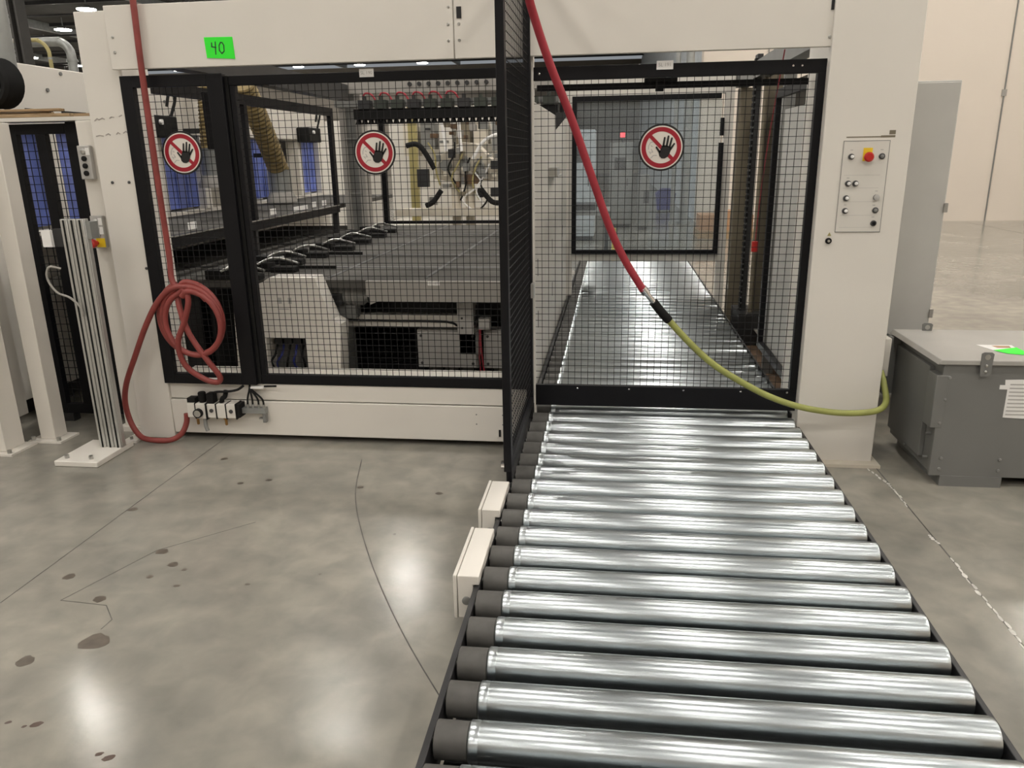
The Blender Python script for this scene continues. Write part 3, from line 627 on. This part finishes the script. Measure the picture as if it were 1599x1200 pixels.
# ================================================================== neighbouring machine on the left
sm = thing('side_machine', 'long white machine with blue curtain openings left of the enclosure', 'machine', (-4.2, 7.0, 0))
obj('lower_body', box(-4.9, -3.62, 4.05, 9.8, .12, 1.13), 'white_paint', sm, bev=.006)
obj('plinth', box(-4.8, -3.72, 4.1, 9.7, 0, .12), 'dark_steel', sm)
hd = obj('hood', box(-4.9, -3.60, 4.3, 9.8, 1.75, 2.13), 'white_paint', sm, bev=.006)
obj('feed_table', box(-3.62, -2.72, 4.45, 9.6, 1.06, 1.10), 'table_grey', sm)
obj('inner_wall', box(-4.9, -3.85, 4.35, 9.75, 1.13, 1.75), 'light_paint', sm)
for y in (4.42, 4.82, 5.3, 6.05, 6.75, 7.05, 8.2, 8.95, 9.6): obj('mullion', box(-3.75, -3.61, y-.05, y+.05, 1.13, 1.75), 'white_paint', sm)
for y, z in ((4.85, 1.99), (6.2, 2.0), (5.0, 2.1), (5.4, 2.1)): obj('bolt', MB().cyl((-3.60, y, z), (-3.59, y, z), .012, n=8), 'mid_grey', hd)
for y in (4.62, 4.95, 5.35): obj('slot', box(-3.602, -3.598, y, y+.25, 1.855, 1.87), 'sign_black', hd)
for y0, y1, lab in ((4.47, 4.77, 'blue plastic strip curtain behind the slim black mesh gate, above the small white reflector'), (4.87, 5.25, 'blue plastic strip curtain behind the slim black mesh gate, next to the white wall gap'), (5.40, 6.0, 'blue plastic strip curtain behind the red hose of the narrow door'), (6.1, 6.7, 'blue plastic strip curtain behind the hand sign of the narrow door'), (7.1, 8.15, 'broad blue plastic strip curtain beside the brown ribbed hoses'), (9.0, 9.55, 'blue plastic strip curtain with white frame next to the grey column')):
    cu = thing('strip_curtain', lab, 'curtain', (-3.68, (y0+y1)/2, 1.15), 'blue strip curtains of the side machine')
    n = max(3, int((y1-y0)/.085)); wd = (y1-y0)/n
    for k in range(n): obj('strip', box(-3.685+.008*(k % 2), -3.68+.008*(k % 2), y0+k*wd-.004, y0+(k+1)*wd+.004, 1.15, 1.74), 'blue_strip', cu)
for (y, z, y2, z2, lab) in ((6.55, 2.3, 6.45, 1.62, 'brown ribbed extraction hose dropping in front of the blue curtains, straight one'), (7.15, 2.2, 7.75, 1.42, 'brown ribbed extraction hose slanting down beside the fence post')):
    eh = thing('extraction_hose', lab, 'hose', (-3.35, y, z2), 'brown extraction hoses')
    obj('hose', MB().tube([(-3.36, y+(y2-y)*t/16, z+(z2-z)*t/16+.02*math.sin(t/5)) for t in range(17)], .10, 18, 3, ripple=.05), 'duct_hose', eh)
    obj('collar', MB().cyl((-3.36, y2, z2-.20), (-3.36, y2, z2+.02), .112, n=20), 'galvanised', eh)
    obj('nozzle', MB().lathe((-3.36, y2, z2-.2), (-3.36, y2, 0), [(0, .115), (.07, .15), (.10, .15)], 20), 'panel_grey', eh)
    obj('bracket', box(-3.605, -3.36, y2-.02, y2+.02, z2+.14, z2+.18), 'dark_steel', eh)
for y, lab in ((5.75, 'black control head above the blue curtain at the narrow door'), (8.9, 'black control head above the white framed blue curtain')):
    hx = thing('operator_unit', lab, 'control unit', (-3.52, y, 1.68), 'black control heads on the side machine')
    obj('case', box(-3.6, -3.45, y-.02, y+.35, 1.72, 1.88), 'black_rubber', hx, bev=.01)
    obj('knob', MB().cyl((-3.45, y+.1, 1.83), (-3.43, y+.1, 1.83), .02, n=10), 'paper_white', hx)
    obj('cable', MB().tube([(-3.47, y+.3, 1.88), (-3.45, y+.36, 2.02), (-3.45, y+.28, 2.05), (-3.46, y+.24, 1.95)], .012, 8, 5), 'black_rubber', hx)
# slim gate, posts and ledge left of the column
lg = thing('mesh_gate', 'slim black framed mesh gate between white posts left of the machine', 'mesh gate', (-3.2, 4.2, .02))
for a in ((-3.40, -3.34, .05, 1.755), (-3.04, -2.965, .05, 1.755), (-3.34, -3.04, 1.70, 1.755), (-3.34, -3.04, .05, .11), (-3.225, -3.165, .11, 1.70)):
    obj('frame_bar', box(a[0], a[1], 4.18, 4.22, a[2], a[3]), 'black_paint', lg, bev=.002)
obj('wire_mesh', MB().wires(-3.34, -3.04, .11, 1.70, .046, .0018, 'y', 4.2), 'black_wire', lg, kind='stuff')
obj('latch', box(-3.43, -3.40, 4.16, 4.19, .42, .47), 'black_rubber', lg)
for z in (.02,): obj('foot', box(-3.38, -3.30, 4.17, 4.23, 0, .05), 'dark_steel', lg)
obj('white_backing', box(-3.16, -3.10, 4.235, 4.24, .15, 1.1), 'light_paint', lg)
np_ = thing('post_panel', 'narrow white panel with button boxes beside the tall left column', 'panel', (-2.8, 4.1, 0))
obj('sheet', box(-2.876, -2.722, 4.05, 4.12, .03, 1.76), 'white_paint', np_, bev=.003)
obj('foot_plate', box(-2.90, -2.765, 4.02, 4.15, 0, .03), 'white_paint', np_)
for x, z0, z1, est, lab in ((-2.835, 1.456, 1.632, False, 'grey button box with three black buttons on the narrow white panel'), (-2.828, 1.085, 1.262, True, 'grey button box with red emergency stop on the narrow white panel')):
    bb = thing('button_box', lab, 'button box', (x, 4.04, z0))
    obj('case', box(x-.036, x+.036, 4.02, 4.05, z0, z1), 'box_grey', bb, bev=.004)
    for k in range(4):
        z = z1-.03-.038*k
        if est and k == 3:
            obj('yellow_plate', box(x-.015, x+.036, 4.016, 4.02, z0+.006, z0+.055), 'yellow_plastic', bb)
            obj('emergency_button', MB().lathe((x-.012, 4.02, z0+.03), (x-.012, 3, z0+.03), [(0, .012), (.03, .012), (.035, .024), (.06, .024), (.065, .018)], 18), 'red_plastic', bb)
        else: obj('button', MB().lathe((x, 4.02, z), (x, 3, z), [(0, .014), (.008, .014), (.011, .01)], 14), 'black_rubber' if not est and k else 'screw', bb)
    obj('print_label', box(x+.012, x+.034, 4.018, 4.02, z1-.05, z1-.012), 'paper_white', bb)
    if est: obj('print_label', box(x+.012, x+.034, 4.018, 4.02, z1-.1, z1-.06), 'paper_white', bb)
for x0, x1, y0, y1, zt, lab in ((-3.46, -3.31, 3.62, 3.76, 2.0, 'white square post with a black strip, farther from the slim black gate than its twin'), (-3.265, -3.17, 3.83, 3.93, 1.75, 'white square post standing close to the slim black gate')):
    wp = thing('guard_post', lab, 'post', ((x0+x1)/2, (y0+y1)/2, 0), 'white guard posts')
    obj('shaft', box(x0, x1, y0, y1, .012, zt), 'white_paint', wp, bev=.004)
    obj('foot_plate', box(x0-.05, x1+.06, y0-.04, y1+.02, 0, .012), 'white_paint', wp)
    if zt > 1.9: obj('black_strip', box(x0+.02, x0+.035, y0-.006, y0, .2, .45), 'black_rubber', wp)
    for a in (x0-.03, x1+.035): obj('anchor_bolt', MB().cyl((a, y0-.02, .012), (a, y0-.02, .032), .012, n=8), 'screw', wp)
obj('guard_or_fill_sheet', box(-3.55, -3.50, 3.5, 4.05, .09, 1.1), 'white_paint', label='plain white sheet metal guard between the side machine and posts', cat='guard')
lk = thing('ledge', 'white ledge above the slim black gate carrying wooden strips', 'ledge', (-3.25, 4.2, 1.76))
obj('shelf', box(-4.1, -2.73, 4.1, 4.3, 1.765, 1.785), 'light_paint', lk)
obj('bracket', box(-3.06, -3.0, 4.22, 4.26, 1.70, 1.765), 'dark_steel', lk)
for k, (x0, x1, y0, z, dz, lab) in enumerate(((-4.0, -2.95, 4.11, 1.786, .018, 'long brown wooden strip at the front of the ledge'), (-4.05, -3.1, 4.16, 1.786, .030, 'thick brown wooden strip in the middle of the ledge'), (-3.9, -2.76, 4.22, 1.786, .022, 'brown wooden strip at the back of the ledge'), (-3.95, -3.02, 4.14, 1.818, .014, 'thin wooden strip lying on top of the others'))):
    obj('wooden_strip', box(x0, x1, y0, y0+.045, z, z+dz), 'wood', label=lab, cat='wood strip', group='wooden strips on the ledge', bev=.003)
dh = thing('dust_duct', 'black ribbed duct end with grey vertical pipe above the ledge', 'duct', (-3.42, 4.25, 1.84))
obj('ribbed_hose', MB().lathe((-3.46, 4.16, 1.98), (-3.46, 5, 1.98), [(.06, .05), (.06, .095), (0, .105), (0, .125)]+[(.02*k, .138 if k % 2 else .122) for k in range(1, 8)], 28), 'black_rubber', dh)
obj('inner_core', MB().cyl((-3.46, 4.19, 1.95), (-3.46, 4.21, 1.95), .055, n=20), 'mid_grey', dh)
obj('pipe', MB().cyl((-3.50, 4.36, 2.02), (-3.50, 4.36, 5.0), .085, n=20), 'galvanised', dh)
# aluminium profile stand
al = thing('profile_stand', 'aluminium profile stand on a white base plate beside the left column', 'stand', (-2.74, 3.68, 0))
obj('base_plate', box(-2.915, -2.668, 3.475, 3.80, 0, .03), 'white_paint', al, bev=.004)
prof = []
mb = MB()
for k in range(3): mb.box(-2.80+.045*k+.003, -2.80+.045*k+.042, 3.69, 3.73, .03, 1.27)
mb.box(-2.80, -2.665, 3.698, 3.73, .03, 1.27)
obj('profile', mb, 'aluminium', al, bev=.003)
mb = MB()
for k in range(3): mb.box(-2.80+.045*k+.018, -2.80+.045*k+.027, 3.688, 3.6905, .03, 1.265)
obj('groove', mb, 'black_rubber', al)
obj('end_plate', box(-2.76, -2.64, 3.70, 3.76, 1.17, 1.255), 'galvanised', al)
for x, y in ((-2.87, 3.52), (-2.73, 3.52)): obj('anchor_bolt', MB().cyl((x, y, .03), (x, y, .05), .011, n=8), 'screw', al)
obj('sensor_arm', box(-2.86, -2.80, 3.70, 3.73, 1.13, 1.22), 'dark_steel', al); obj('reflector', box(-2.905, -2.855, 3.68, 3.70, 1.13, 1.215), 'paper_white', al, label='small white reflector plate')
obj('cable', MB().tube([(-2.83, 3.68, 1.02), (-2.88, 3.66, 1.03), (-2.90, 3.66, .97), (-2.86, 3.66, .90), (-2.80, 3.67, .87), (-2.755, 3.675, .82), (-2.75, 3.68, .77)], .006, 8, 6), 'panel_grey', al)

# ================================================================== hoses and pneumatics
rh = thing('air_hose', 'dull red air hose hanging coiled on the narrow mesh door', 'hose', (-2.35, 3.84, 0.02))
HR = .0155
obj('drop', MB().tube([(-2.34, 3.875, 2.7), (-2.34, 3.875, 2.3), (-2.345, 3.875, 2.0), (-2.35, 3.885, 1.55), (-2.348, 3.885, 1.3), (-2.342, 3.88, 1.06), (-2.33, 3.86, .92), (-2.26, 3.85, .86)], HR, 14, 6), 'red_hose', rh)
obj('tail', MB().tube([(-2.14, 3.84, .83), (-2.21, 3.835, .895), (-2.32, 3.835, .895), (-2.42, 3.84, .82), (-2.52, 3.85, .68), (-2.62, 3.86, .5), (-2.70, 3.87, .35), (-2.735, 3.88, .23), (-2.72, 3.88, .11), (-2.66, 3.86, .035), (-2.58, 3.85, .018), (-2.48, 3.86, .018), (-2.42, 3.88, .05), (-2.392, 3.90, .11), (-2.386, 3.905, .165)], HR, 14, 6), 'red_hose', rh)
co = []
for k in range(64):
    t = 2*PI*k/21; rr = 1-.06*(k//21)
    co.append((-2.255+.185*rr*math.cos(t+1.9)+.012*(k//21), 3.865-.014*(k/21)+.006*math.sin(t), .725+.200*rr*math.sin(t+1.9)-.01*(k//21)))
obj('coil', MB().tube(co, HR, 14, 3), 'red_hose', rh)
obj('inner_loop', MB().tube([(-2.28, 3.84, .91), (-2.235, 3.825, .84), (-2.27, 3.82, .72), (-2.325, 3.82, .6), (-2.31, 3.835, .47), (-2.22, 3.85, .39), (-2.145, 3.85, .372), (-2.125, 3.845, .41), (-2.18, 3.83, .51), (-2.26, 3.83, .65), (-2.30, 3.84, .79), (-2.31, 3.86, .87)], HR, 14, 6), 'red_hose', rh)
# pneumatic unit on the base panel
fr = thing('air_service_unit', 'white pneumatic filter regulator unit with black knobs on the base panel', 'pneumatic unit', (-2.2, 3.91, .1))
ux = -2.368
for k, (wd, z0, z1, y0) in enumerate(((.055, .150, .235, 3.88), (.065, .145, .235, 3.875), (.058, .150, .232, 3.88), (.060, .150, .234, 3.878), (.060, .152, .236, 3.875))):
    u = obj('module', box(ux+.002, ux+wd-.004, y0, 3.945, z0, z1), 'white_paint', fr, bev=.004)
    obj('joint', box(ux+wd-.004, ux+wd+.002, y0-.003, 3.945, z0-.004, z1+.002), 'black_rubber', fr)
    if k == 0: obj('cap', box(ux+.004, ux+.05, 3.89, 3.94, .236, .262), 'black_rubber', u)
    if k == 1:
        obj('regulator_knob', MB().lathe((ux+.032, 3.91, .235), (ux+.032, 3.91, 1), [(0, .017), (.01, .022), (.055, .022), (.06, .018)], 16), 'black_rubber', u)
        ga_ = obj('gauge', MB().cyl((ux+.020, 3.875, .182), (ux+.020, 3.855, .182), .026, n=22), 'black_rubber', u); obj('dial', MB().cyl((ux+.020, 3.855, .182), (ux+.020, 3.854, .182), .020, n=20), 'chrome', ga_)
    if k == 2: obj('solenoid', box(ux, ux+.042, 3.89, 3.94, .232, .29), 'black_rubber', u, bev=.003)
    if k == 3: obj('fitting', MB().tube([(ux+.02, 3.91, .234), (ux+.03, 3.91, .26), (ux+.045, 3.91, .27), (ux+.045, 3.93, .30)], .013, 10, 4), 'black_rubber', u)
    if k in (2, 4): obj('dial_screw', MB().cyl((ux+.03, y0, .195), (ux+.03, y0-.006, .195), .011, n=14), 'dark_screw', u)
    ux += wd
for x in (-2.325, -2.155):
    obj('drain', MB().lathe((x, 3.91, .15), (x, 3.91, 0), [(0, .014), (.012, .014), (.014, .008), (.045, .008), (.05, .006)], 14), 'brass', fr)
obj('bowl_tube', MB().tube([(-2.275, 3.90, .145), (-2.27, 3.89, .10), (-2.262, 3.89, .07)], .011, 10, 4), 'galvanised', fr)
obj('outlet_block', box(-2.068, -2.05, 3.875, 3.945, .158, .235), 'black_rubber', fr)
obj('manifold', box(-2.05, -1.915, 3.905, 3.945, .175, .205), 'galvanised', fr)
for k, x in enumerate((-2.02, -1.99, -1.955, -1.925)): obj('port', MB().cyl((x, 3.92, .205), (x, 3.92, .225), .008, n=10), 'screw', fr)
obj('valve_tee', box(-1.935, -1.918, 3.91, 3.94, .12, .175).box(-1.96, -1.935, 3.915, 3.935, .138, .146), 'mid_grey', fr)
for k, x in enumerate((-2.02, -1.99, -1.955, -1.925)): obj('air_tube', MB().tube([(x, 3.92, .222), (x+.004-.004*k, 3.92, .26), (-2.005+.004*k, 3.93, .31), (-2.01, 3.95, .335)], .0055, 8, 5), 'black_rubber', fr)
obj('valve_cable', MB().tube([(-2.225, 3.915, .285), (-2.18, 3.90, .30), (-2.12, 3.90, .303), (-2.06, 3.90, .315), (-2.03, 3.92, .335)], .007, 8, 5), 'black_rubber', fr)
obj('wall_clip', box(-1.99, -1.915, 3.915, 3.945, .318, .328), 'paper_white', fr)
obj('black_handle', MB().cyl((-1.91, 3.92, .332), (-1.84, 3.92, .335), .006, n=8), 'black_rubber', fr)
# hanging hose across the conveyor bay
h2 = thing('air_hose', 'bright red hose joined to a yellow green hose slung across the conveyor bay', 'hose', (.2, 3.5, .3))
obj('red_length', MB().tube([(-.375, 3.1, 2.6), (-.358, 3.16, 2.35), (-.34, 3.2, 2.15), (-.315, 3.25, 2.045), (-.26, 3.3, 1.885), (-.18, 3.35, 1.69), (-.10, 3.4, 1.47), (-.02, 3.45, 1.25), (.05, 3.48, 1.10), (.14, 3.5, .955)], .017, 14, 6), 'bright_red_hose', h2, label='bright red hose length')
obj('coupling', MB().tube([(.135, 3.5, .965), (.155, 3.508, .94)], .019, 14, 0).tube([(.155, 3.508, .94), (.19, 3.52, .895)], .013, 14, 0), 'chrome', h2)
obj('strain_relief', MB().tube([(.188, 3.52, .898), (.225, 3.535, .85), (.262, 3.55, .808)], .020, 14, 4), 'black_rubber', h2)
obj('green_length', MB().tube([(.258, 3.55, .812), (.36, 3.58, .70), (.47, 3.61, .595), (.60, 3.64, .505), (.76, 3.68, .413), (.92, 3.72, .35), (1.09, 3.77, .31), (1.22, 3.80, .30), (1.32, 3.83, .308), (1.375, 3.90, .33), (1.385, 3.98, .39), (1.38, 4.04, .45)], .0155, 14, 6), 'green_hose', h2, label='yellow green hose length')

# ================================================================== transformer and cabinet on the right
tf = thing('transformer', 'dark grey steel transformer with flat lid and lifting eyes beside the right column', 'transformer', (1.9, 3.93, 0))
TX0, TX1, TY0, TY1 = 1.515, 2.32, 3.64, 4.22
obj('body', box(TX0+.012, TX1-.012, TY0+.012, TY1, .055, .585), 'transformer_grey', tf, bev=.004)
fp = obj('front_panel', box(TX0, TX1, TY0-.004, TY0+.012, .05, .605), 'transformer_grey', tf, bev=.002)
obj('side_vent', box(TX0-.012, TX0+.012, TY0+.12, TY1-.02, .10, .555), 'transformer_grey', tf, bev=.003)
obj('corner_bracket', box(TX0-.025, TX0+.03, TY0-.006, TY0+.09, .29, .545), 'transformer_grey', tf, bev=.003)
obj('back_flange', box(TX0-.06, TX0-.045, TY1-.05, TY1+.04, .28, .60), 'transformer_grey', tf)
obj('back_flange_web', box(TX0-.06, TX0+.02, TY1+.0, TY1+.02, .28, .60), 'transformer_grey', tf)
obj('lid', MB().prism([(TX0-.035, .600), (TX1+.03, .600), (TX1+.03, .622), (TX0-.02, .622)], 'y', TY0-.02, TY1+.05), 'lid_ceiling_sheen', tf, bev=.003)
for x0 in (1.565, 2.02): obj('foot', box(x0, x0+.275, TY0-.01, TY1-.02, 0, .052), 'transformer_grey', tf)
for x, y in ((1.685, TY0-.026), (1.655, TY1+.02)):
    ey = obj('lifting_eye', MB().prism([(x-.022, .55 if y < 4 else .60), (x+.022, .55 if y < 4 else .60), (x+.026, .655), (x+.016, .662), (x-.016, .662), (x-.026, .655)], 'y', y, y+.006), 'transformer_grey', tf)
    obj('eye_hole', MB().cyl((x, y-.001, .64), (x, y+.007, .64), .0125, n=16), 'screw', ey)
    if y < 4:
        for z in (.572, .60): screw(x, y, z, ey, .006)
for x, z in ((1.545, .535), (1.54, .43), (1.53, .315), (1.56, .14), (1.558, .085), (1.82, .14), (1.82, .085)): screw(x, TY0-.004, z, fp, .008, 'mid_grey')
for y, z in ((3.70, .12), (3.70, .24), (3.95, .09), (4.15, .12), (4.15, .32)): obj('screw', MB().cyl((TX0-.013, y, z), (TX0+.01, y, z), .007, n=8), 'mid_grey', tf)
lb = obj('label_plate', MB().prism([(1.80, .35), (1.93, .345), (1.935, .535), (1.785, .53), (1.788, .50), (1.80, .495)], 'y', TY0-.0065, TY0-.004), 'paper_white', tf, label='white printed rating labels')
obj('label_strip', box(1.765, 1.80, TY0-.0068, TY0-.004, .485, .505), 'paper_white', tf)
mb = MB()
for k in range(9): mb.box(1.808, 1.90, TY0-.0072, TY0-.0066, .362+.018*k, .368+.018*k)
obj('print', mb, 'sign_grey', lb)
sb = obj('lid_sheet', MB().prism([(1.77, 3.93), (1.93, 3.93), (1.91, 3.78), (1.80, 3.82)], 'z', .6222, .6232), 'paper_white', tf)
obj('lid_sticker', MB().prism([(1.80, 3.82), (1.93, 3.88), (1.93, 3.72), (1.83, 3.76)], 'z', .6234, .6242), 'paper_green', tf, label='bright green sticker')
obj('lid_print', MB().prism([(1.83, 3.91), (1.91, 3.91), (1.90, 3.87), (1.84, 3.87)], 'z', .6234, .624), 'orange_box', tf)
tc_ = thing('electrical_cabinet', 'tall light grey electrical cabinet behind the right column', 'cabinet', (1.5, 5.0, 0))
obj('body', box(1.18, 1.845, 4.72, 5.3, .1, 1.895), 'cabinet_grey', tc_, bev=.004)
obj('plinth', box(1.2, 1.83, 4.74, 5.28, 0, .1), 'panel_grey', tc_)
dr = obj('door', box(1.19, 1.835, 4.70, 4.718, .12, 1.885), 'cabinet_grey', tc_, bev=.003)
obj('handle', box(1.545, 1.575, 4.675, 4.70, .56, .60), 'screw', dr); obj('lock', box(1.545, 1.57, 4.68, 4.70, .52, .555), 'dark_screw', dr)
for z in (.6, 1.2): obj('hinge', box(1.83, 1.85, 4.69, 4.72, z, z+.05), 'panel_grey', dr)
sp = thing('supply_manifold', 'small white valve block where the yellow green hose ends', 'valve', (1.40, 4.1, 0))
obj('block', box(1.355, 1.42, 4.05, 4.2, .42, .62), 'light_paint', sp, bev=.004); obj('stand', box(1.36, 1.40, 4.1, 4.15, 0, .42), 'dark_steel', sp)

# ================================================================== the hall behind
bm = thing('processing_machine', 'cream processing machine with arms and levers seen behind the work table', 'machine', (-2.3, 10.9, 0))
obj('base', box(-3.3, -1.2, 10.6, 12.2, 0, .62), 'light_paint', bm, bev=.01)
obj('bed', box(-2.9, -1.25, 10.3, 10.7, .78, .86), 'cream_paint', bm)
obj('back_wall', box(-3.4, -1.1, 12.0, 12.2, .6, 2.35), 'light_paint', bm)
obj('head', MB().prism([(-2.45, 1.25), (-2.35, 1.55), (-2.05, 1.72), (-1.85, 1.70), (-1.45, 1.30), (-1.5, 1.2), (-1.8, 1.22), (-2.1, 1.18)], 'y', 10.7, 11.0), 'cream_paint', bm, bev=.01)
for x in (-2.12, -1.93): obj('column', MB().cyl((x, 10.6, .6), (x, 10.6, 1.35), .06), 'cream_paint', bm)
for x, z in ((-2.25, 1.42), (-2.0, 1.46), (-1.8, 1.4)): obj('spindle', MB().cyl((x, 10.7, z), (x, 10.55, z), .07), 'mid_grey', bm)
obj('motor', box(-1.98, -1.78, 10.5, 10.7, 1.18, 1.3), 'rust', bm)
for pts in (((-2.75, 1.68), (-2.62, 1.70), (-2.52, 1.62), (-2.38, 1.38)), ((-2.3, 1.1), (-2.42, .95), (-2.52, .9)), ((-1.75, 1.1), (-1.62, .95), (-1.5, .93))):
    obj('lever', MB().tube([(x, 10.5, z) for x, z in pts], .035, 10, 4), 'black_rubber', bm)
for pts in (((-1.85, 1.5), (-1.7, 1.72), (-1.5, 1.8), (-1.46, 1.7), (-1.38, 1.5)), ((-2.2, 1.6), (-2.24, 1.9), (-2.3, 2.1)), ((-2.0, 1.6), (-2.02, 1.95), (-2.0, 2.2))):
    obj('hose', MB().tube([(x, 10.45, z) for x, z in pts], .022, 8, 5), 'paper_white', bm)
for k in range(7):
    x = -3.05+.26*k; obj('drawer_unit', box(x, x+.2, 11.5, 11.8, 1.62+random.uniform(-.1, .1), 2.0), ('cream_paint', 'mid_grey', 'light_paint', 'beige_steel')[k % 4], bm)
rnd = random.Random(3)
for k in range(44):
    x = rnd.uniform(-2.7, -1.35); z = rnd.uniform(.9, 1.95); w_, h_ = rnd.uniform(.03, .12), rnd.uniform(.03, .12)
    obj('fixture', box(x, x+w_, 10.46+rnd.uniform(0, .1), 10.62, z, z+h_), rnd.choice(('mid_grey', 'dark_steel', 'cream_paint', 'screw', 'beige_steel', 'panel_grey', 'rust')), bm, bev=.004)
for k in range(8):
    x = rnd.uniform(-2.6, -1.4); z = rnd.uniform(1.3, 1.9)
    obj('cable', MB().tube([(x, 10.5, z), (x+rnd.uniform(-.1, .1), 10.48, z-.15), (x+rnd.uniform(-.2, .2), 10.5, z-.35), (x+rnd.uniform(-.2, .2), 10.52, z-.55)], .012, 8, 5), rnd.choice(('black_rubber', 'screw', 'paper_white', 'yellow_post')), bm)
obj('safety_post', box(-2.85, -2.74, 11.0, 11.1, 0, 2.2), 'yellow_post', bm)
obj('screen', box(-2.6, -2.45, 10.4, 10.5, 1.15, 1.38), 'dark_steel', bm)
for x0, x1, y, z, m, lab in ((-1.0, -.35, 14.5, 1.95, 'far_blue_grey', 'pale blue grey machine cabinet seen through the end window beside the red hose'), (-.1, .38, 17.0, 1.75, 'mid_grey', 'dark grey machine cabinet seen through the end window below the red lamp'), (.5, .72, 16.5, 1.1, 'mid_grey', 'low grey control stand behind the stop hand sign'), (-6.2, -3.9, 12.5, 2.1, 'light_paint', 'white machine cabinet behind the blue curtain machine')):
    c = thing('machine_cabinet', lab, 'cabinet', ((x0+x1)/2, y, 0))
    obj('body', box(x0, x1, y, y+.9, .08, z), m, c, bev=.01); obj('plinth', box(x0+.03, x1-.03, y+.03, y+.85, 0, .08), 'dark_steel', c)
    d = obj('door', box(x0+.06, x1-.06, y-.02, y, .2, z-.15), m, c); obj('handle', box(x1-.12, x1-.10, y-.04, y-.02, z*.5, z*.5+.15), 'dark_screw', d)
    obj('screen', box(x0+.1, x0+.1+(x1-x0)*.5, y-.03, y-.02, z-.55, z-.3), 'dark_steel', d)
rl = thing('signal_lamp', 'red signal lamp glowing on the dark grey cabinet', 'lamp', (.16, 17.3, 1.75))
obj('stem', MB().cyl((.16, 17.3, 1.75), (.16, 17.3, 1.86), .02, n=8), 'dark_steel', rl); obj('lens', MB().cyl((.16, 17.3, 1.86), (.16, 17.3, 1.95), .05, n=12), 'red_lamp', rl)
bi = thing('waste_bin', 'blue plastic bin by the far pipes', 'bin', (1.38, 21.8, 0))
obj('body', MB().prism([(1.16, .05), (1.60, .05), (1.64, .46), (1.12, .46)], 'y', 21.6, 22.1), 'blue_plastic', bi); obj('lid', MB().prism([(1.10, .46), (1.66, .46), (1.50, .60), (1.26, .60)], 'y', 21.58, 22.12), 'blue_plastic', bi)
for x in (1.2, 1.5): obj('wheel', MB().cyl((x, 22.0, .06), (x+.05, 22.0, .06), .06, n=14), 'black_rubber', bi)
for x, y, r, lab in ((1.30, 18.0, .05, 'slim grey pipe by the far wall corner'), (1.55, 18.0, .09, 'thick grey pipe by the far wall corner')):
    pi_ = thing('pipe', lab, 'pipe', (x, y, 0)); obj('shaft', MB().cyl((x, y, .05), (x, y, 8.4), r, n=16), 'galvanised', pi_); obj('flange', MB().cyl((x, y, 0), (x, y, .05), r*1.6, n=16), 'galvanised', pi_)
pc = thing('pallet', 'low stack of orange cartons on a pallet by the far wall', 'pallet', (2.0, 15.3, 0))
obj('deck', box(1.55, 2.6, 14.8, 15.6, 0, .14), 'wood', pc)
for k in range(3): obj('carton', box(1.58+.33*k, 1.88+.33*k, 14.85, 15.5, .14, .42+.06*(k % 2)), 'orange_box', pc)
obj('floor_stripe', box(-.02, .06, 10.5, 20, .0003, .0012), 'floor_line', fl)
tw = thing('low_table', 'low dark table with trays seen through the end window', 'table', (-.2, 10.9, 0))
obj('top', box(-.75, -.05, 11.0, 11.9, .72, .78), 'mid_grey', tw)
for x in (-.72, -.12):
    for y in (11.03, 11.83): obj('leg', box(x, x+.05, y, y+.05, 0, .72), 'dark_steel', tw)
obj('tray', box(-.7, -.25, 11.1, 11.7, .78, .86), 'dark_steel', tw)
# roof column and ducts seen above the white hood
cx_ = -13.1
bc = thing('roof_column', 'dark steel roof column rising behind the white hood', 'column', (cx_, 17.2, 0))
obj('web', box(cx_-.08, cx_+.08, 17.1, 17.16, .03, 8.5), 'ceiling_dark', bc)
for a in (-.10, .06): obj('flange', box(cx_+a, cx_+a+.04, 16.98, 17.28, .03, 8.5), 'ceiling_dark', bc)
obj('base_plate', box(cx_-.3, cx_+.3, 16.9, 17.4, 0, .03), 'ceiling_dark', bc)
for x, y, zt, r, m, lab in ((-13.98, 18.5, 4.36, .035, 'cream_paint', 'slim pale pipe bending over behind the hood'), (-13.72, 18.8, 4.40, .045, 'yellow_post', 'slim yellowish pipe bending over behind the hood'), (-13.50, 19.3, 4.42, .11, 'galvanised', 'wide ribbed grey duct bending over behind the hood')):
    d = thing('duct_pipe', lab, 'pipe', (x, y, 0), 'bent pipes behind the hood')
    pts = [(x, y, 0), (x, y, 2.0), (x, y, zt-.5)]+[(x-.35+.35*math.cos(a*PI/12), y, zt-.35+.35*math.sin(a*PI/12)) for a in range(1, 7)]+[(x-1.5, y, zt)]
    obj('pipe', MB().tube(pts, r, 12, 5), m, d); obj('clamp', MB().cyl((x, y, 3.95), (x, y, 4.0), r*1.25, n=12), 'galvanised', d)
